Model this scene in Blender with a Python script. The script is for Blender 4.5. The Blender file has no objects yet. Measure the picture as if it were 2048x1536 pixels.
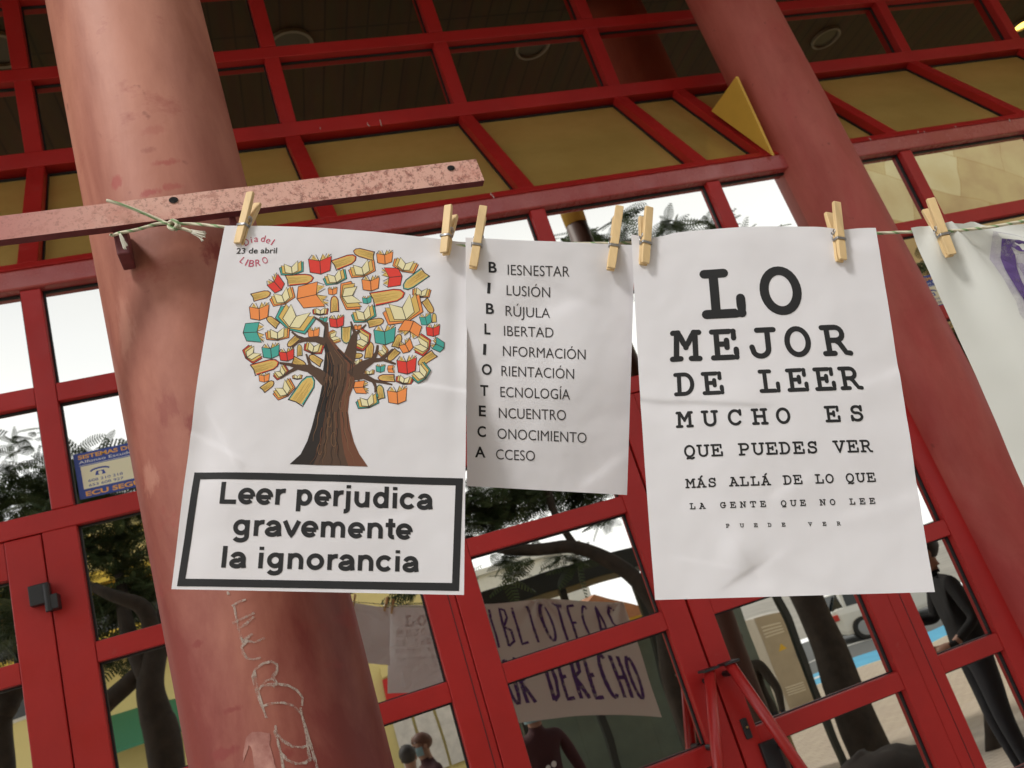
import bpy, bmesh, math, random
import numpy as np
from mathutils import Vector, Matrix, noise
# ------------------------------------------------------------------ scene, camera, world, sun
sc = bpy.context.scene
COL = sc.collection
random.seed(7)
rng = np.random.default_rng(7)
D = 2.6                      # camera to the front of the glazed wall
EYE = 1.6
F = 1702.0                   # focal length in photo pixels (2048 wide)
_X = np.array([5326., -1188., 1702.]); _X /= np.linalg.norm(_X)
_Z = np.array([-1740., -5363., 1702.]); _Z -= _X * _X.dot(_Z); _Z /= np.linalg.norm(_Z)
_Y = np.cross(_Z, _X)
ROT = np.array([_X, _Y, _Z])          # photo axes (right, down, forward) -> world
cam_d = bpy.data.cameras.new('camera')
cam = bpy.data.objects.new('camera', cam_d)
COL.objects.link(cam)
m = Matrix.Identity(4)
for i in range(3):
    m[i][0] = ROT[i][0]; m[i][1] = -ROT[i][1]; m[i][2] = -ROT[i][2]
m[1][3] = -D; m[2][3] = EYE
cam.matrix_world = m
cam_d.sensor_width = 36.0; cam_d.sensor_fit = 'HORIZONTAL'
cam_d.lens = F / 2048 * 36.0
cam_d.clip_start = 0.02; cam_d.clip_end = 2000
cam_d.dof.use_dof = True; cam_d.dof.focus_distance = 1.05; cam_d.dof.aperture_fstop = 12.0
sc.camera = cam

SUN_EL, SUN_AZ = math.radians(53), math.radians(229)   # azimuth of the sun seen from above, from +Y towards +X
world = bpy.data.worlds.new("World"); sc.world = world; world.use_nodes = True
wn = world.node_tree.nodes; wl = world.node_tree.links
bg = wn['Background']
sky = wn.new('ShaderNodeTexSky'); sky.sky_type = 'NISHITA'; sky.sun_disc = False
sky.sun_elevation = SUN_EL; sky.sun_rotation = SUN_AZ
sky.air_density = 1.0; sky.dust_density = 3.0; sky.ozone_density = 0.6; sky.altitude = 0
# thin bright overcast over the clear sky
_tc0 = wn.new('ShaderNodeTexCoord'); _cn = wn.new('ShaderNodeTexNoise'); _cn.inputs['Scale'].default_value = 2.2; _cn.inputs['Detail'].default_value = 5
wl.new(_tc0.outputs['Generated'], _cn.inputs['Vector'])
_cr = wn.new('ShaderNodeValToRGB'); _cr.color_ramp.elements[0].position = .25; _cr.color_ramp.elements[0].color = (.86, .89, .93, 1); _cr.color_ramp.elements[1].position = .75; _cr.color_ramp.elements[1].color = (1, 1, .98, 1)
wl.new(_cn.outputs['Fac'], _cr.inputs[0])
_cs = wn.new('ShaderNodeVectorMath'); _cs.operation = 'SCALE'; wl.new(_cr.outputs[0], _cs.inputs[0])
_sx = wn.new('ShaderNodeSeparateXYZ'); wl.new(_tc0.outputs['Generated'], _sx.inputs[0])      # hazy brightness: strongest low down, thinner overhead
_mr = wn.new('ShaderNodeMapRange'); _mr.inputs[1].default_value = 0.25; _mr.inputs[2].default_value = .85; _mr.inputs[3].default_value = 14.8; _mr.inputs[4].default_value = 3.3
wl.new(_sx.outputs['Z'], _mr.inputs[0]); wl.new(_mr.outputs[0], _cs.inputs['Scale'])
_cm = wn.new('ShaderNodeMix'); _cm.data_type = 'RGBA'; _cm.inputs[0].default_value = .86; _cm.clamp_result = False
wl.new(sky.outputs[0], _cm.inputs[6]); wl.new(_cs.outputs[0], _cm.inputs[7]); wl.new(_cm.outputs[2], bg.inputs[0]); bg.inputs[1].default_value = 0.15
sun_d = bpy.data.lights.new('sun', 'SUN'); sun_d.energy = 2.5; sun_d.angle = math.radians(11); sun_d.color = (1, .97, .94)
sun = bpy.data.objects.new('sun', sun_d); COL.objects.link(sun)
sdir = Vector((math.sin(SUN_AZ) * math.cos(SUN_EL), math.cos(SUN_AZ) * math.cos(SUN_EL), math.sin(SUN_EL)))
sun.rotation_euler = sdir.to_track_quat('Z', 'Y').to_euler()
sun.location = sdir * 30
sc.view_settings.view_transform = 'Standard'; sc.view_settings.look = 'None'
sc.view_settings.exposure = -0.14; sc.view_settings.gamma = 1.0

# ------------------------------------------------------------------ photo pixel -> world helpers
def ray(x, y):
    return ROT @ np.array([x - 1024., y - 768., F])
def at(x, y, depth):
    """world point on the sight line of a photo pixel, `depth` metres in front of the camera measured along +Y"""
    d = ray(x, y); p = d / d[1] * depth
    return np.array([p[0], p[1] - D, p[2] + EYE])
def refl(x, y, q):
    """world point seen mirrored in the glass (y = GL) at pixel x,y when it stands q metres out from the glass"""
    p = at(x, y, D + GL + q)
    return np.array([p[0], GL - q, p[2]])
def proj(P):
    c = ROT.T @ (np.asarray(P) - np.array([0, -D, EYE]))
    return np.array([c[0] / c[2] * F + 1024, c[1] / c[2] * F + 768])
GL = 0.03                    # glass plane of the lower wall

# ------------------------------------------------------------------ object helpers
def tag(o, label=None, cat=None, group=None, kind=None):
    if label: o['label'] = label
    if cat: o['category'] = cat
    if group: o['group'] = group
    if kind: o['kind'] = kind
    return o
def empty(name, loc):
    o = bpy.data.objects.new(name, None); o.empty_display_size = .1
    o.location = [float(v) for v in loc]; COL.objects.link(o); return o
def put(me, name, parent=None):
    o = bpy.data.objects.new(name, me); COL.objects.link(o)
    if parent is not None:
        o.parent = parent
        if parent.type == 'EMPTY':
            o.matrix_parent_inverse = Matrix.Translation(-Vector(parent.location))
    return o
def pack(V, Fc, mats, midx=None, smooth=False):
    me = bpy.data.meshes.new('mesh')
    me.from_pydata([tuple(map(float, v)) for v in V], [], Fc)
    for mm in (mats if isinstance(mats, (list, tuple)) else [mats]): me.materials.append(mm)
    if midx is not None: me.polygons.foreach_set('material_index', midx)
    if smooth: me.polygons.foreach_set('use_smooth', [True] * len(me.polygons))
    me.update(); return me
class MB:
    """collects simple solids in one mesh"""
    def __init__(s): s.v = []; s.f = []; s.mi = []; s.cur = 0
    def add(s, V, Fc):
        b = len(s.v); s.v += [tuple(map(float, p)) for p in V]
        for f in Fc: s.f.append([i + b for i in f]); s.mi.append(s.cur)
    def hexa(s, P):      # 8 corners: bottom ring 0-3, top ring 4-7
        s.add(P, [(3, 2, 1, 0), (4, 5, 6, 7), (0, 1, 5, 4), (1, 2, 6, 5), (2, 3, 7, 6), (3, 0, 4, 7)])
    def box(s, a, b):
        (x0, y0, z0), (x1, y1, z1) = a, b
        s.hexa([(x0, y0, z0), (x1, y0, z0), (x1, y1, z0), (x0, y1, z0), (x0, y0, z1), (x1, y0, z1), (x1, y1, z1), (x0, y1, z1)])
    def tube(s, pts, rad, n=10, cap=True):
        pts = [Vector([float(c) for c in p]) for p in pts]
        rad = rad if isinstance(rad, (list, tuple)) else [rad] * len(pts)
        rings = []; up = None
        for i, p in enumerate(pts):
            t = (pts[min(i + 1, len(pts) - 1)] - pts[max(i - 1, 0)])
            t = t.normalized() if t.length > 1e-9 else Vector((0, 0, 1))
            if up is None:
                up = Vector((0, 0, 1)) if abs(t.z) < .9 else Vector((1, 0, 0))
            a = t.cross(up).normalized(); b = a.cross(t).normalized(); up = b
            rings.append([p + a * (math.cos(2 * math.pi * k / n) * rad[i]) + b * (math.sin(2 * math.pi * k / n) * rad[i]) for k in range(n)])
        V = [q for r in rings for q in r]; Fc = []
        for i in range(len(pts) - 1):
            for k in range(n):
                Fc.append((i * n + k, i * n + (k + 1) % n, (i + 1) * n + (k + 1) % n, (i + 1) * n + k))
        if cap:
            Fc.append(tuple(range(n - 1, -1, -1))); Fc.append(tuple((len(pts) - 1) * n + k for k in range(n)))
        s.add(V, Fc)
    def ball(s, c, r, n=10, m_=7):
        c = np.array(c, float); r = np.array(r if hasattr(r, '__len__') else (r, r, r), float)
        V = [c + r * (0, 0, 1)]
        for i in range(1, m_):
            t = math.pi * i / m_
            for k in range(n):
                a = 2 * math.pi * k / n
                V.append(c + r * (math.sin(t) * math.cos(a), math.sin(t) * math.sin(a), math.cos(t)))
        V.append(c - r * (0, 0, 1)); Fc = []
        for k in range(n):
            Fc.append((0, 1 + k, 1 + (k + 1) % n))
            for i in range(m_ - 2):
                Fc.append((1 + i * n + k, 1 + (i + 1) * n + k, 1 + (i + 1) * n + (k + 1) % n, 1 + i * n + (k + 1) % n))
            Fc.append((len(V) - 1, 1 + (m_ - 2) * n + (k + 1) % n, 1 + (m_ - 2) * n + k))
        s.add(V, Fc)
    def build(s, name, mats, parent=None, smooth=False, bevel=0, seg=2):
        me = pack(s.v, s.f, mats, s.mi, smooth)
        if bevel:
            bm = bmesh.new(); bm.from_mesh(me)
            bmesh.ops.bevel(bm, geom=[e for e in bm.edges if len(e.link_faces) == 2 and e.calc_face_angle(0) > .5], offset=bevel, segments=seg, affect='EDGES', profile=.5)
            bm.to_mesh(me); bm.free()
        return put(me, name, parent)

# ------------------------------------------------------------------ materials
def mat(name, col, rough=.5, metal=0., var=.0, vscale=6., bump=0., bscale=60., spec=.5, col2=None, stretch=None):
    mt = bpy.data.materials.new(name); mt.use_nodes = True
    nt = mt.node_tree; n = nt.nodes; l = nt.links; b = n['Principled BSDF']
    b.inputs['Base Color'].default_value = (*col, 1); b.inputs['Roughness'].default_value = rough
    b.inputs['Metallic'].default_value = metal; b.inputs['Specular IOR Level'].default_value = spec
    if var or bump:
        tc = n.new('ShaderNodeTexCoord'); src = tc.outputs['Object']
        if stretch:
            mp = n.new('ShaderNodeMapping'); mp.inputs['Scale'].default_value = stretch; l.new(src, mp.inputs[0]); src = mp.outputs[0]
    if var:
        t = n.new('ShaderNodeTexNoise'); t.inputs['Scale'].default_value = vscale; t.inputs['Detail'].default_value = 6; t.inputs['Roughness'].default_value = .6
        l.new(src, t.inputs['Vector'])
        r = n.new('ShaderNodeValToRGB'); r.color_ramp.elements[0].position = .3; r.color_ramp.elements[1].position = .7
        c2 = col2 or tuple(min(1, c * (1 + var)) for c in col); c1 = col if col2 else tuple(c * (1 - var) for c in col)
        r.color_ramp.elements[0].color = (*c1, 1); r.color_ramp.elements[1].color = (*c2, 1)
        l.new(t.outputs['Fac'], r.inputs[0]); l.new(r.outputs[0], b.inputs['Base Color'])
    if bump:
        t2 = n.new('ShaderNodeTexNoise'); t2.inputs['Scale'].default_value = bscale; t2.inputs['Detail'].default_value = 4
        l.new(src, t2.inputs['Vector'])
        bp = n.new('ShaderNodeBump'); bp.inputs['Strength'].default_value = bump; bp.inputs['Distance'].default_value = .01
        l.new(t2.outputs['Fac'], bp.inputs['Height']); l.new(bp.outputs[0], b.inputs['Normal'])
    return mt
M = {}
M['frame'] = mat('red_frame_paint', (.46, .020, .018), .38, var=.12, vscale=3.5, bump=.03, bscale=90, spec=.38)
M['beam'] = mat('red_beam_sky_sheen', (.38, .035, .032), .22, var=.5, col2=(.50, .13, .115), vscale=3.5)  # pinker patches put the sky's sheen into the beam colour
def wear(mt, dust=(.42, .22, .19), lo=.62, hi=.78, k=.25):
    nt = mt.node_tree; n = nt.nodes; l = nt.links; b = n['Principled BSDF']; src = b.inputs['Base Color'].links[0].from_socket
    tc = n.new('ShaderNodeTexCoord'); t = n.new('ShaderNodeTexNoise'); t.inputs['Scale'].default_value = 9; t.inputs['Detail'].default_value = 10; t.inputs['Roughness'].default_value = .75; l.new(tc.outputs['Object'], t.inputs[0])
    r = n.new('ShaderNodeMapRange'); r.inputs[1].default_value = lo; r.inputs[2].default_value = hi; r.inputs[4].default_value = k; l.new(t.outputs['Fac'], r.inputs[0])
    mx = n.new('ShaderNodeMix'); mx.data_type = 'RGBA'; l.new(r.outputs[0], mx.inputs[0]); l.new(src, mx.inputs[6]); mx.inputs[7].default_value = (*dust, 1); l.new(mx.outputs[2], b.inputs['Base Color'])
    r2 = n.new('ShaderNodeMapRange'); r2.inputs[1].default_value = .35; r2.inputs[2].default_value = .7; r2.inputs[3].default_value = b.inputs['Roughness'].default_value - .06; r2.inputs[4].default_value = b.inputs['Roughness'].default_value + .2; l.new(t.outputs['Fac'], r2.inputs[0]); l.new(r2.outputs[0], b.inputs['Roughness'])
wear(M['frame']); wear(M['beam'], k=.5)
M['gasket'] = mat('black_gasket', (.012, .012, .014), .6)
M['black'] = mat('black_metal', (.02, .02, .022), .45)
M['tube'] = mat('red_handle_paint', (.45, .022, .02), .3)
M['fin'] = mat('yellow_fin_paint', (.78, .47, .07), .5, var=.08, vscale=5)
M['ochre'] = mat('ochre_plaster', (.74, .47, .14), .85, var=.05, vscale=2)
M['ink'] = mat('black_ink', (.012, .012, .013), .75)
M['inkgrey'] = mat('grey_black_ink', (.03, .028, .03), .75)
M['pinkink'] = mat('pink_red_ink', (.50, .05, .11), .75)
M['wood'] = mat('pin_wood', (.70, .50, .25), .6, var=.15, vscale=60, stretch=(1, 1, .12), bump=.1, bscale=220)
M['steel'] = mat('spring_steel', (.45, .45, .46), .3, 1.)
M['darksteel'] = mat('dark_spring', (.05, .05, .05), .35, 1.)
def glass(name, tint, rough=.004, wave=.25, diff=(.015, .014, .012), mixf=.07):
    mt = bpy.data.materials.new(name); mt.use_nodes = True; nt = mt.node_tree; n = nt.nodes; l = nt.links
    n.remove(n['Principled BSDF']); out = n['Material Output']
    g = n.new('ShaderNodeBsdfGlossy'); g.inputs['Color'].default_value = (*tint, 1); g.inputs['Roughness'].default_value = rough
    d = n.new('ShaderNodeBsdfDiffuse'); d.inputs['Color'].default_value = (*diff, 1)
    mx = n.new('ShaderNodeMixShader'); mx.inputs[0].default_value = mixf
    l.new(g.outputs[0], mx.inputs[1]); l.new(d.outputs[0], mx.inputs[2]); l.new(mx.outputs[0], out.inputs[0])
    tc = n.new('ShaderNodeTexCoord'); t = n.new('ShaderNodeTexNoise'); t.inputs['Scale'].default_value = 2.2; t.inputs['Detail'].default_value = 1.5
    l.new(tc.outputs['Object'], t.inputs[0]); bp = n.new('ShaderNodeBump'); bp.inputs['Strength'].default_value = wave; bp.inputs['Distance'].default_value = .006
    l.new(t.outputs['Fac'], bp.inputs['Height']); l.new(bp.outputs[0], g.inputs['Normal'])
    return mt
M['glass'] = glass('mirror_glass', (.80, .785, .73))
M['glass_up'] = glass('dark_mirror_glass', (.66, .60, .46), wave=.1)

# column paint: bleached, patchy, scuffed
def column_mat(name, base, faded, z0, z1, amount, scuff=.5, spots=()):
    mt = bpy.data.materials.new(name); mt.use_nodes = True; nt = mt.node_tree; n = nt.nodes; l = nt.links; b = n['Principled BSDF']
    b.inputs['Roughness'].default_value = .55; b.inputs['Specular IOR Level'].default_value = .35
    tc = n.new('ShaderNodeTexCoord')
    sx = n.new('ShaderNodeSeparateXYZ'); l.new(tc.outputs['Object'], sx.inputs[0])
    mr = n.new('ShaderNodeMapRange'); mr.inputs[1].default_value = z0; mr.inputs[2].default_value = z1; l.new(sx.outputs['Z'], mr.inputs[0])
    t = n.new('ShaderNodeTexNoise'); t.inputs['Scale'].default_value = 3.2; t.inputs['Detail'].default_value = 7; t.inputs['Roughness'].default_value = .62; t.inputs['Distortion'].default_value = .6
    mp = n.new('ShaderNodeMapping'); mp.inputs['Scale'].default_value = (1.6, 1.6, .6); l.new(tc.outputs['Object'], mp.inputs[0]); l.new(mp.outputs[0], t.inputs[0])
    a = n.new('ShaderNodeMath'); a.operation = 'MULTIPLY_ADD'; l.new(t.outputs['Fac'], a.inputs[0]); a.inputs[1].default_value = 2.3; a.inputs[2].default_value = -1.15
    s = n.new('ShaderNodeMath'); s.operation = 'ADD'; s.use_clamp = True; l.new(mr.outputs[0], s.inputs[0]); l.new(a.outputs[0], s.inputs[1])
    k = n.new('ShaderNodeMath'); k.operation = 'MULTIPLY'; l.new(s.outputs[0], k.inputs[0]); k.inputs[1].default_value = amount
    mx = n.new('ShaderNodeMix'); mx.data_type = 'RGBA'; l.new(k.outputs[0], mx.inputs[0]); mx.inputs[6].default_value = (*base, 1); mx.inputs[7].default_value = (*faded, 1)
    # scuffs where fresh paint shows
    t2 = n.new('ShaderNodeTexNoise'); t2.inputs['Scale'].default_value = 5.5; t2.inputs['Detail'].default_value = 9; t2.inputs['Roughness'].default_value = .68
    mp2 = n.new('ShaderNodeMapping'); mp2.inputs['Location'].default_value = (3.1, 1.7, 8.2); mp2.inputs['Scale'].default_value = (1, 1, 1.6); l.new(tc.outputs['Object'], mp2.inputs[0]); l.new(mp2.outputs[0], t2.inputs[0])
    r2 = n.new('ShaderNodeValToRGB'); r2.color_ramp.elements[0].position = .60; r2.color_ramp.elements[1].position = .68; l.new(t2.outputs['Fac'], r2.inputs[0])
    k2 = n.new('ShaderNodeMath'); k2.operation = 'MULTIPLY'; l.new(r2.outputs[0], k2.inputs[0]); k2.inputs[1].default_value = scuff
    mx2 = n.new('ShaderNodeMix'); mx2.data_type = 'RGBA'; l.new(k2.outputs[0], mx2.inputs[0]); l.new(mx.outputs[2], mx2.inputs[6]); mx2.inputs[7].default_value = (.30, .045, .04, 1)
    colr = mx2.outputs[2]
    # vertical grime streaks
    mps = n.new('ShaderNodeMapping'); mps.inputs['Scale'].default_value = (9, 9, 2.6); l.new(tc.outputs['Object'], mps.inputs[0])
    ts = n.new('ShaderNodeTexNoise'); ts.inputs['Scale'].default_value = 1.; ts.inputs['Detail'].default_value = 6; ts.inputs['Roughness'].default_value = .65; l.new(mps.outputs[0], ts.inputs[0])
    rs = n.new('ShaderNodeValToRGB'); rs.color_ramp.elements[0].position = .35; rs.color_ramp.elements[0].color = (.84, .78, .74, 1); rs.color_ramp.elements[1].position = .62; rs.color_ramp.elements[1].color = (1, 1, 1, 1); l.new(ts.outputs['Fac'], rs.inputs[0])
    ms = n.new('ShaderNodeMix'); ms.data_type = 'RGBA'; ms.blend_type = 'MULTIPLY'; ms.inputs[0].default_value = 1; l.new(colr, ms.inputs[6]); l.new(rs.outputs[0], ms.inputs[7]); colr = ms.outputs[2]
    # fine speckle of chipped spots
    tk = n.new('ShaderNodeTexNoise'); tk.inputs['Scale'].default_value = 34; tk.inputs['Detail'].default_value = 3; l.new(tc.outputs['Object'], tk.inputs[0])
    rk = n.new('ShaderNodeValToRGB'); rk.color_ramp.elements[0].position = .70; rk.color_ramp.elements[1].position = .76; l.new(tk.outputs['Fac'], rk.inputs[0])
    mk_ = n.new('ShaderNodeMath'); mk_.operation = 'MULTIPLY'; l.new(rk.outputs[0], mk_.inputs[0]); mk_.inputs[1].default_value = .5
    mx5 = n.new('ShaderNodeMix'); mx5.data_type = 'RGBA'; l.new(mk_.outputs[0], mx5.inputs[0]); l.new(colr, mx5.inputs[6]); mx5.inputs[7].default_value = (.17, .04, .035, 1); colr = mx5.outputs[2]
    for (px_, rad, colv, k_) in spots:
        vs = n.new('ShaderNodeVectorMath'); vs.operation = 'SUBTRACT'; l.new(tc.outputs['Object'], vs.inputs[0]); vs.inputs[1].default_value = px_
        vd = n.new('ShaderNodeVectorMath'); vd.operation = 'DIVIDE'; l.new(vs.outputs[0], vd.inputs[0]); vd.inputs[1].default_value = rad
        vl = n.new('ShaderNodeVectorMath'); vl.operation = 'LENGTH'; l.new(vd.outputs[0], vl.inputs[0])
        tn = n.new('ShaderNodeTexNoise'); tn.inputs['Scale'].default_value = 48; tn.inputs['Detail'].default_value = 7; tn.inputs['Roughness'].default_value = .7
        mpn = n.new('ShaderNodeMapping'); mpn.inputs['Scale'].default_value = (1, 1, .45); mpn.inputs['Rotation'].default_value = (0, .6, 0); l.new(tc.outputs['Object'], mpn.inputs[0]); l.new(mpn.outputs[0], tn.inputs[0])
        ma = n.new('ShaderNodeMath'); ma.operation = 'MULTIPLY_ADD'; l.new(tn.outputs['Fac'], ma.inputs[0]); ma.inputs[1].default_value = 2.4; l.new(vl.outputs['Value'], ma.inputs[2])
        rr_ = n.new('ShaderNodeMapRange'); rr_.inputs[1].default_value = 1.95; rr_.inputs[2].default_value = 1.6; rr_.inputs[3].default_value = 0; rr_.inputs[4].default_value = k_; l.new(ma.outputs[0], rr_.inputs[0])
        mm_ = n.new('ShaderNodeMix'); mm_.data_type = 'RGBA'; l.new(rr_.outputs[0], mm_.inputs[0]); l.new(colr, mm_.inputs[6]); mm_.inputs[7].default_value = (*colv, 1); colr = mm_.outputs[2]
    l.new(colr, b.inputs['Base Color'])
    t3 = n.new('ShaderNodeTexNoise'); t3.inputs['Scale'].default_value = 70; t3.inputs['Detail'].default_value = 5; l.new(tc.outputs['Object'], t3.inputs[0])
    bp = n.new('ShaderNodeBump'); bp.inputs['Strength'].default_value = .12; bp.inputs['Distance'].default_value = .004; l.new(t3.outputs['Fac'], bp.inputs['Height']); l.new(bp.outputs[0], b.inputs['Normal'])
    return mt

# rusty pink bar
def bar_mat():
    mt = bpy.data.materials.new('rusty_pink_bar'); mt.use_nodes = True; nt = mt.node_tree; n = nt.nodes; l = nt.links; b = n['Principled BSDF']
    b.inputs['Roughness'].default_value = .6
    tc = n.new('ShaderNodeTexCoord')
    def nz(scale, lo, hi, loc=(0, 0, 0), detail=8, rough=.7):
        mp = n.new('ShaderNodeMapping'); mp.inputs['Location'].default_value = loc; l.new(tc.outputs['Object'], mp.inputs[0])
        t = n.new('ShaderNodeTexNoise'); t.inputs['Scale'].default_value = scale; t.inputs['Detail'].default_value = detail; t.inputs['Roughness'].default_value = rough; l.new(mp.outputs[0], t.inputs[0])
        r = n.new('ShaderNodeValToRGB'); r.color_ramp.elements[0].position = lo; r.color_ramp.elements[1].position = hi; l.new(t.outputs['Fac'], r.inputs[0]); return r.outputs[0]
    sx = n.new('ShaderNodeSeparateXYZ'); l.new(tc.outputs['Object'], sx.inputs[0])
    mr = n.new('ShaderNodeMapRange'); mr.inputs[1].default_value = -.24; mr.inputs[2].default_value = -.08; l.new(sx.outputs['X'], mr.inputs[0])
    cA = n.new('ShaderNodeMix'); cA.data_type = 'RGBA'; l.new(mr.outputs[0], cA.inputs[0]); cA.inputs[6].default_value = (.46, .17, .145, 1); cA.inputs[7].default_value = (.68, .39, .31, 1)
    def over(prev, fac, col, k):
        mk = n.new('ShaderNodeMath'); mk.operation = 'MULTIPLY'; l.new(fac, mk.inputs[0]); mk.inputs[1].default_value = k
        mx = n.new('ShaderNodeMix'); mx.data_type = 'RGBA'; l.new(mk.outputs[0], mx.inputs[0]); l.new(prev, mx.inputs[6]); mx.inputs[7].default_value = (*col, 1); return mx.outputs[2]
    c = over(cA.outputs[2], nz(14, .5, .7), (.55, .20, .15), .6)
    mr2 = n.new('ShaderNodeMapRange'); mr2.inputs[1].default_value = -.30; mr2.inputs[2].default_value = .20; mr2.inputs[3].default_value = .25; mr2.inputs[4].default_value = 1.0; l.new(sx.outputs['X'], mr2.inputs[0])
    def fine(sock):
        k_ = n.new('ShaderNodeMath'); k_.operation = 'MULTIPLY'; l.new(sock, k_.inputs[0]); l.new(mr2.outputs[0], k_.inputs[1]); return k_.outputs[0]
    c = over(c, fine(nz(75, .52, .58, (2, 5, 1), 9, .8)), (.30, .09, .06), .7)
    c = over(c, fine(nz(170, .54, .60, (7, 1, 4), 6, .75)), (.16, .055, .04), .7)
    c = over(c, nz(46, .62, .68, (1, 9, 4), 9, .75), (.20, .07, .04), .8)
    l.new(c, b.inputs['Base Color'])
    return mt
M['bar'] = bar_mat()
M['barside'] = mat('bar_edge', (.16, .035, .04), .6, var=.3, vscale=30)

def paper_mat(name, col, trans=.25):
    mt = bpy.data.materials.new(name); mt.use_nodes = True; nt = mt.node_tree; n = nt.nodes; l = nt.links
    n.remove(n['Principled BSDF']); out = n['Material Output']
    d = n.new('ShaderNodeBsdfDiffuse'); t = n.new('ShaderNodeBsdfTranslucent'); mx = n.new('ShaderNodeMixShader')
    d.inputs[0].default_value = (*col, 1); t.inputs[0].default_value = (*col, 1); mx.inputs[0].default_value = trans
    l.new(d.outputs[0], mx.inputs[1]); l.new(t.outputs[0], mx.inputs[2]); l.new(mx.outputs[0], out.inputs[0])
    tc = n.new('ShaderNodeTexCoord'); z = n.new('ShaderNodeTexNoise'); z.inputs['Scale'].default_value = 26; z.inputs['Detail'].default_value = 5; l.new(tc.outputs['Object'], z.inputs[0])
    bp = n.new('ShaderNodeBump'); bp.inputs['Strength'].default_value = .10; bp.inputs['Distance'].default_value = .004
    l.new(z.outputs['Fac'], bp.inputs['Height']); l.new(bp.outputs[0], d.inputs['Normal'])
    return mt
M['paper'] = paper_mat('white_paper', (.80, .79, .81), .10)
M['cloth'] = paper_mat('offwhite_cloth', (.69, .70, .655), .03)
M['purple'] = mat('purple_paint', (.10, .045, .20), .8, var=.3, vscale=25)

bandm = glass('ochre_spandrel_glass', (.72, .66, .5), .03, .1, (.52, .335, .095), .80)
M['band'] = bandm
_nt = bandm.node_tree; _d = [x for x in _nt.nodes if x.type == 'BSDF_DIFFUSE'][0]; _t = _nt.nodes.new('ShaderNodeTexNoise'); _t.inputs['Scale'].default_value = 1.7; _t.inputs['Detail'].default_value = 8; _t.inputs['Roughness'].default_value = .65
_r = _nt.nodes.new('ShaderNodeValToRGB'); _r.color_ramp.elements[0].position = .3; _r.color_ramp.elements[0].color = (.46, .29, .08, 1); _r.color_ramp.elements[1].position = .7; _r.color_ramp.elements[1].color = (.58, .38, .115, 1); _nt.links.new(_t.outputs['Fac'], _r.inputs[0]); _nt.links.new(_r.outputs[0], _d.inputs['Color'])
def dry(name, col, lo, hi, k=1., scale=55, stretch=(1, 1, 1)):
    """dry brushed paint or chalk: broken cover"""
    mt = mat(name, col, .85); nt = mt.node_tree; n = nt.nodes; l = nt.links; b = n['Principled BSDF']
    tc = n.new('ShaderNodeTexCoord'); mp = n.new('ShaderNodeMapping'); mp.inputs['Scale'].default_value = stretch; l.new(tc.outputs['Object'], mp.inputs[0])
    t = n.new('ShaderNodeTexNoise'); t.inputs['Scale'].default_value = scale; t.inputs['Detail'].default_value = 7; t.inputs['Roughness'].default_value = .75; l.new(mp.outputs[0], t.inputs[0])
    r = n.new('ShaderNodeMapRange'); r.inputs[1].default_value = lo; r.inputs[2].default_value = hi; r.inputs[4].default_value = k; l.new(t.outputs['Fac'], r.inputs[0]); l.new(r.outputs[0], b.inputs['Alpha']); return mt
M['purple'] = dry('purple_paint', (.10, .05, .22), .28, .50, .92, 34)
M['purple_soft'] = dry('thin_purple_paint', (.24, .16, .38), .36, .72, .5, 22)
# ------------------------------------------------------------------ the red glazed front of the building
BLD = empty('building_front', (0, .3, 0))
tag(BLD, 'red framed glass front of the building with doors, sloping glazed band and canopy', 'building', kind='thing')
UP = .39                     # how far the upper glazing stands behind the lower one
BX = [-2.03, -1.287, -.544, .41, 1.153, 1.903, 2.86, 3.61, 4.37, 5.12]
HW = .029
def pane(x0, x1, z0, z1, parent, y=GL, mt='glass', g=.006):
    b = MB(); e = .004
    b.box((x0 - e, y, z0 - e), (x1 + e, y + .006, z1 + e))
    b.cur = 1; yf = y - .006
    b.box((x0, yf, z0), (x0 + g, y, z1)); b.box((x1 - g, yf, z0), (x1, y, z1))
    b.box((x0 + g, yf, z1 - g), (x1 - g, y, z1)); b.box((x0 + g, yf, z0), (x1 - g, y, z0 + g * .5))
    return b.build('window_pane', [M[mt], M['gasket']], parent)
def bar(name, a, b_, parent=BLD, mt='frame', bevel=.003):
    q = MB(); q.box(a, b_); return q.build(name, M[mt], parent, bevel=bevel)
Z_BEAM0, Z_BEAM1 = 3.065, 3.132
RAILS_LOW = [(0.0, .09), (.31, .366), (.715, .771), (1.118, 1.176), (1.525, 1.583), (1.911, 1.967)]
HEAD = (2.30, 2.358); TRANS = (2.683, 2.742)
# beam across the whole front, with a dark groove above it
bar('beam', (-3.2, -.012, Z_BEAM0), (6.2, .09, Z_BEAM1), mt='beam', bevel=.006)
bar('groove', (-3.2, .012, Z_BEAM1 + .0005), (6.2, .09, Z_BEAM1 + .010), mt='gasket', bevel=0)
# mullions above the door heads
for x in BX:
    if x == .41: x0, x1 = .382, .442
    else: x0, x1 = x - HW, x + HW
    bar('mullion', (x0, 0, HEAD[1] + .0005), (x1, .07, Z_BEAM0 - .0005))
for i in range(len(BX) - 1):
    a, b_ = BX[i] + HW, BX[i + 1] - HW
    if BX[i] == .41: a = .442
    if BX[i + 1] == .41: b_ = .382
    bar('transom', (a + .0005, .003, TRANS[0]), (b_ - .0005, .068, TRANS[1]))
    pane(a, b_, TRANS[1], Z_BEAM0, BLD); pane(a, b_, HEAD[1], TRANS[0], BLD)
bar('transom', (-3.2, .001, HEAD[0]), (6.2, .072, HEAD[1]))
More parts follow.
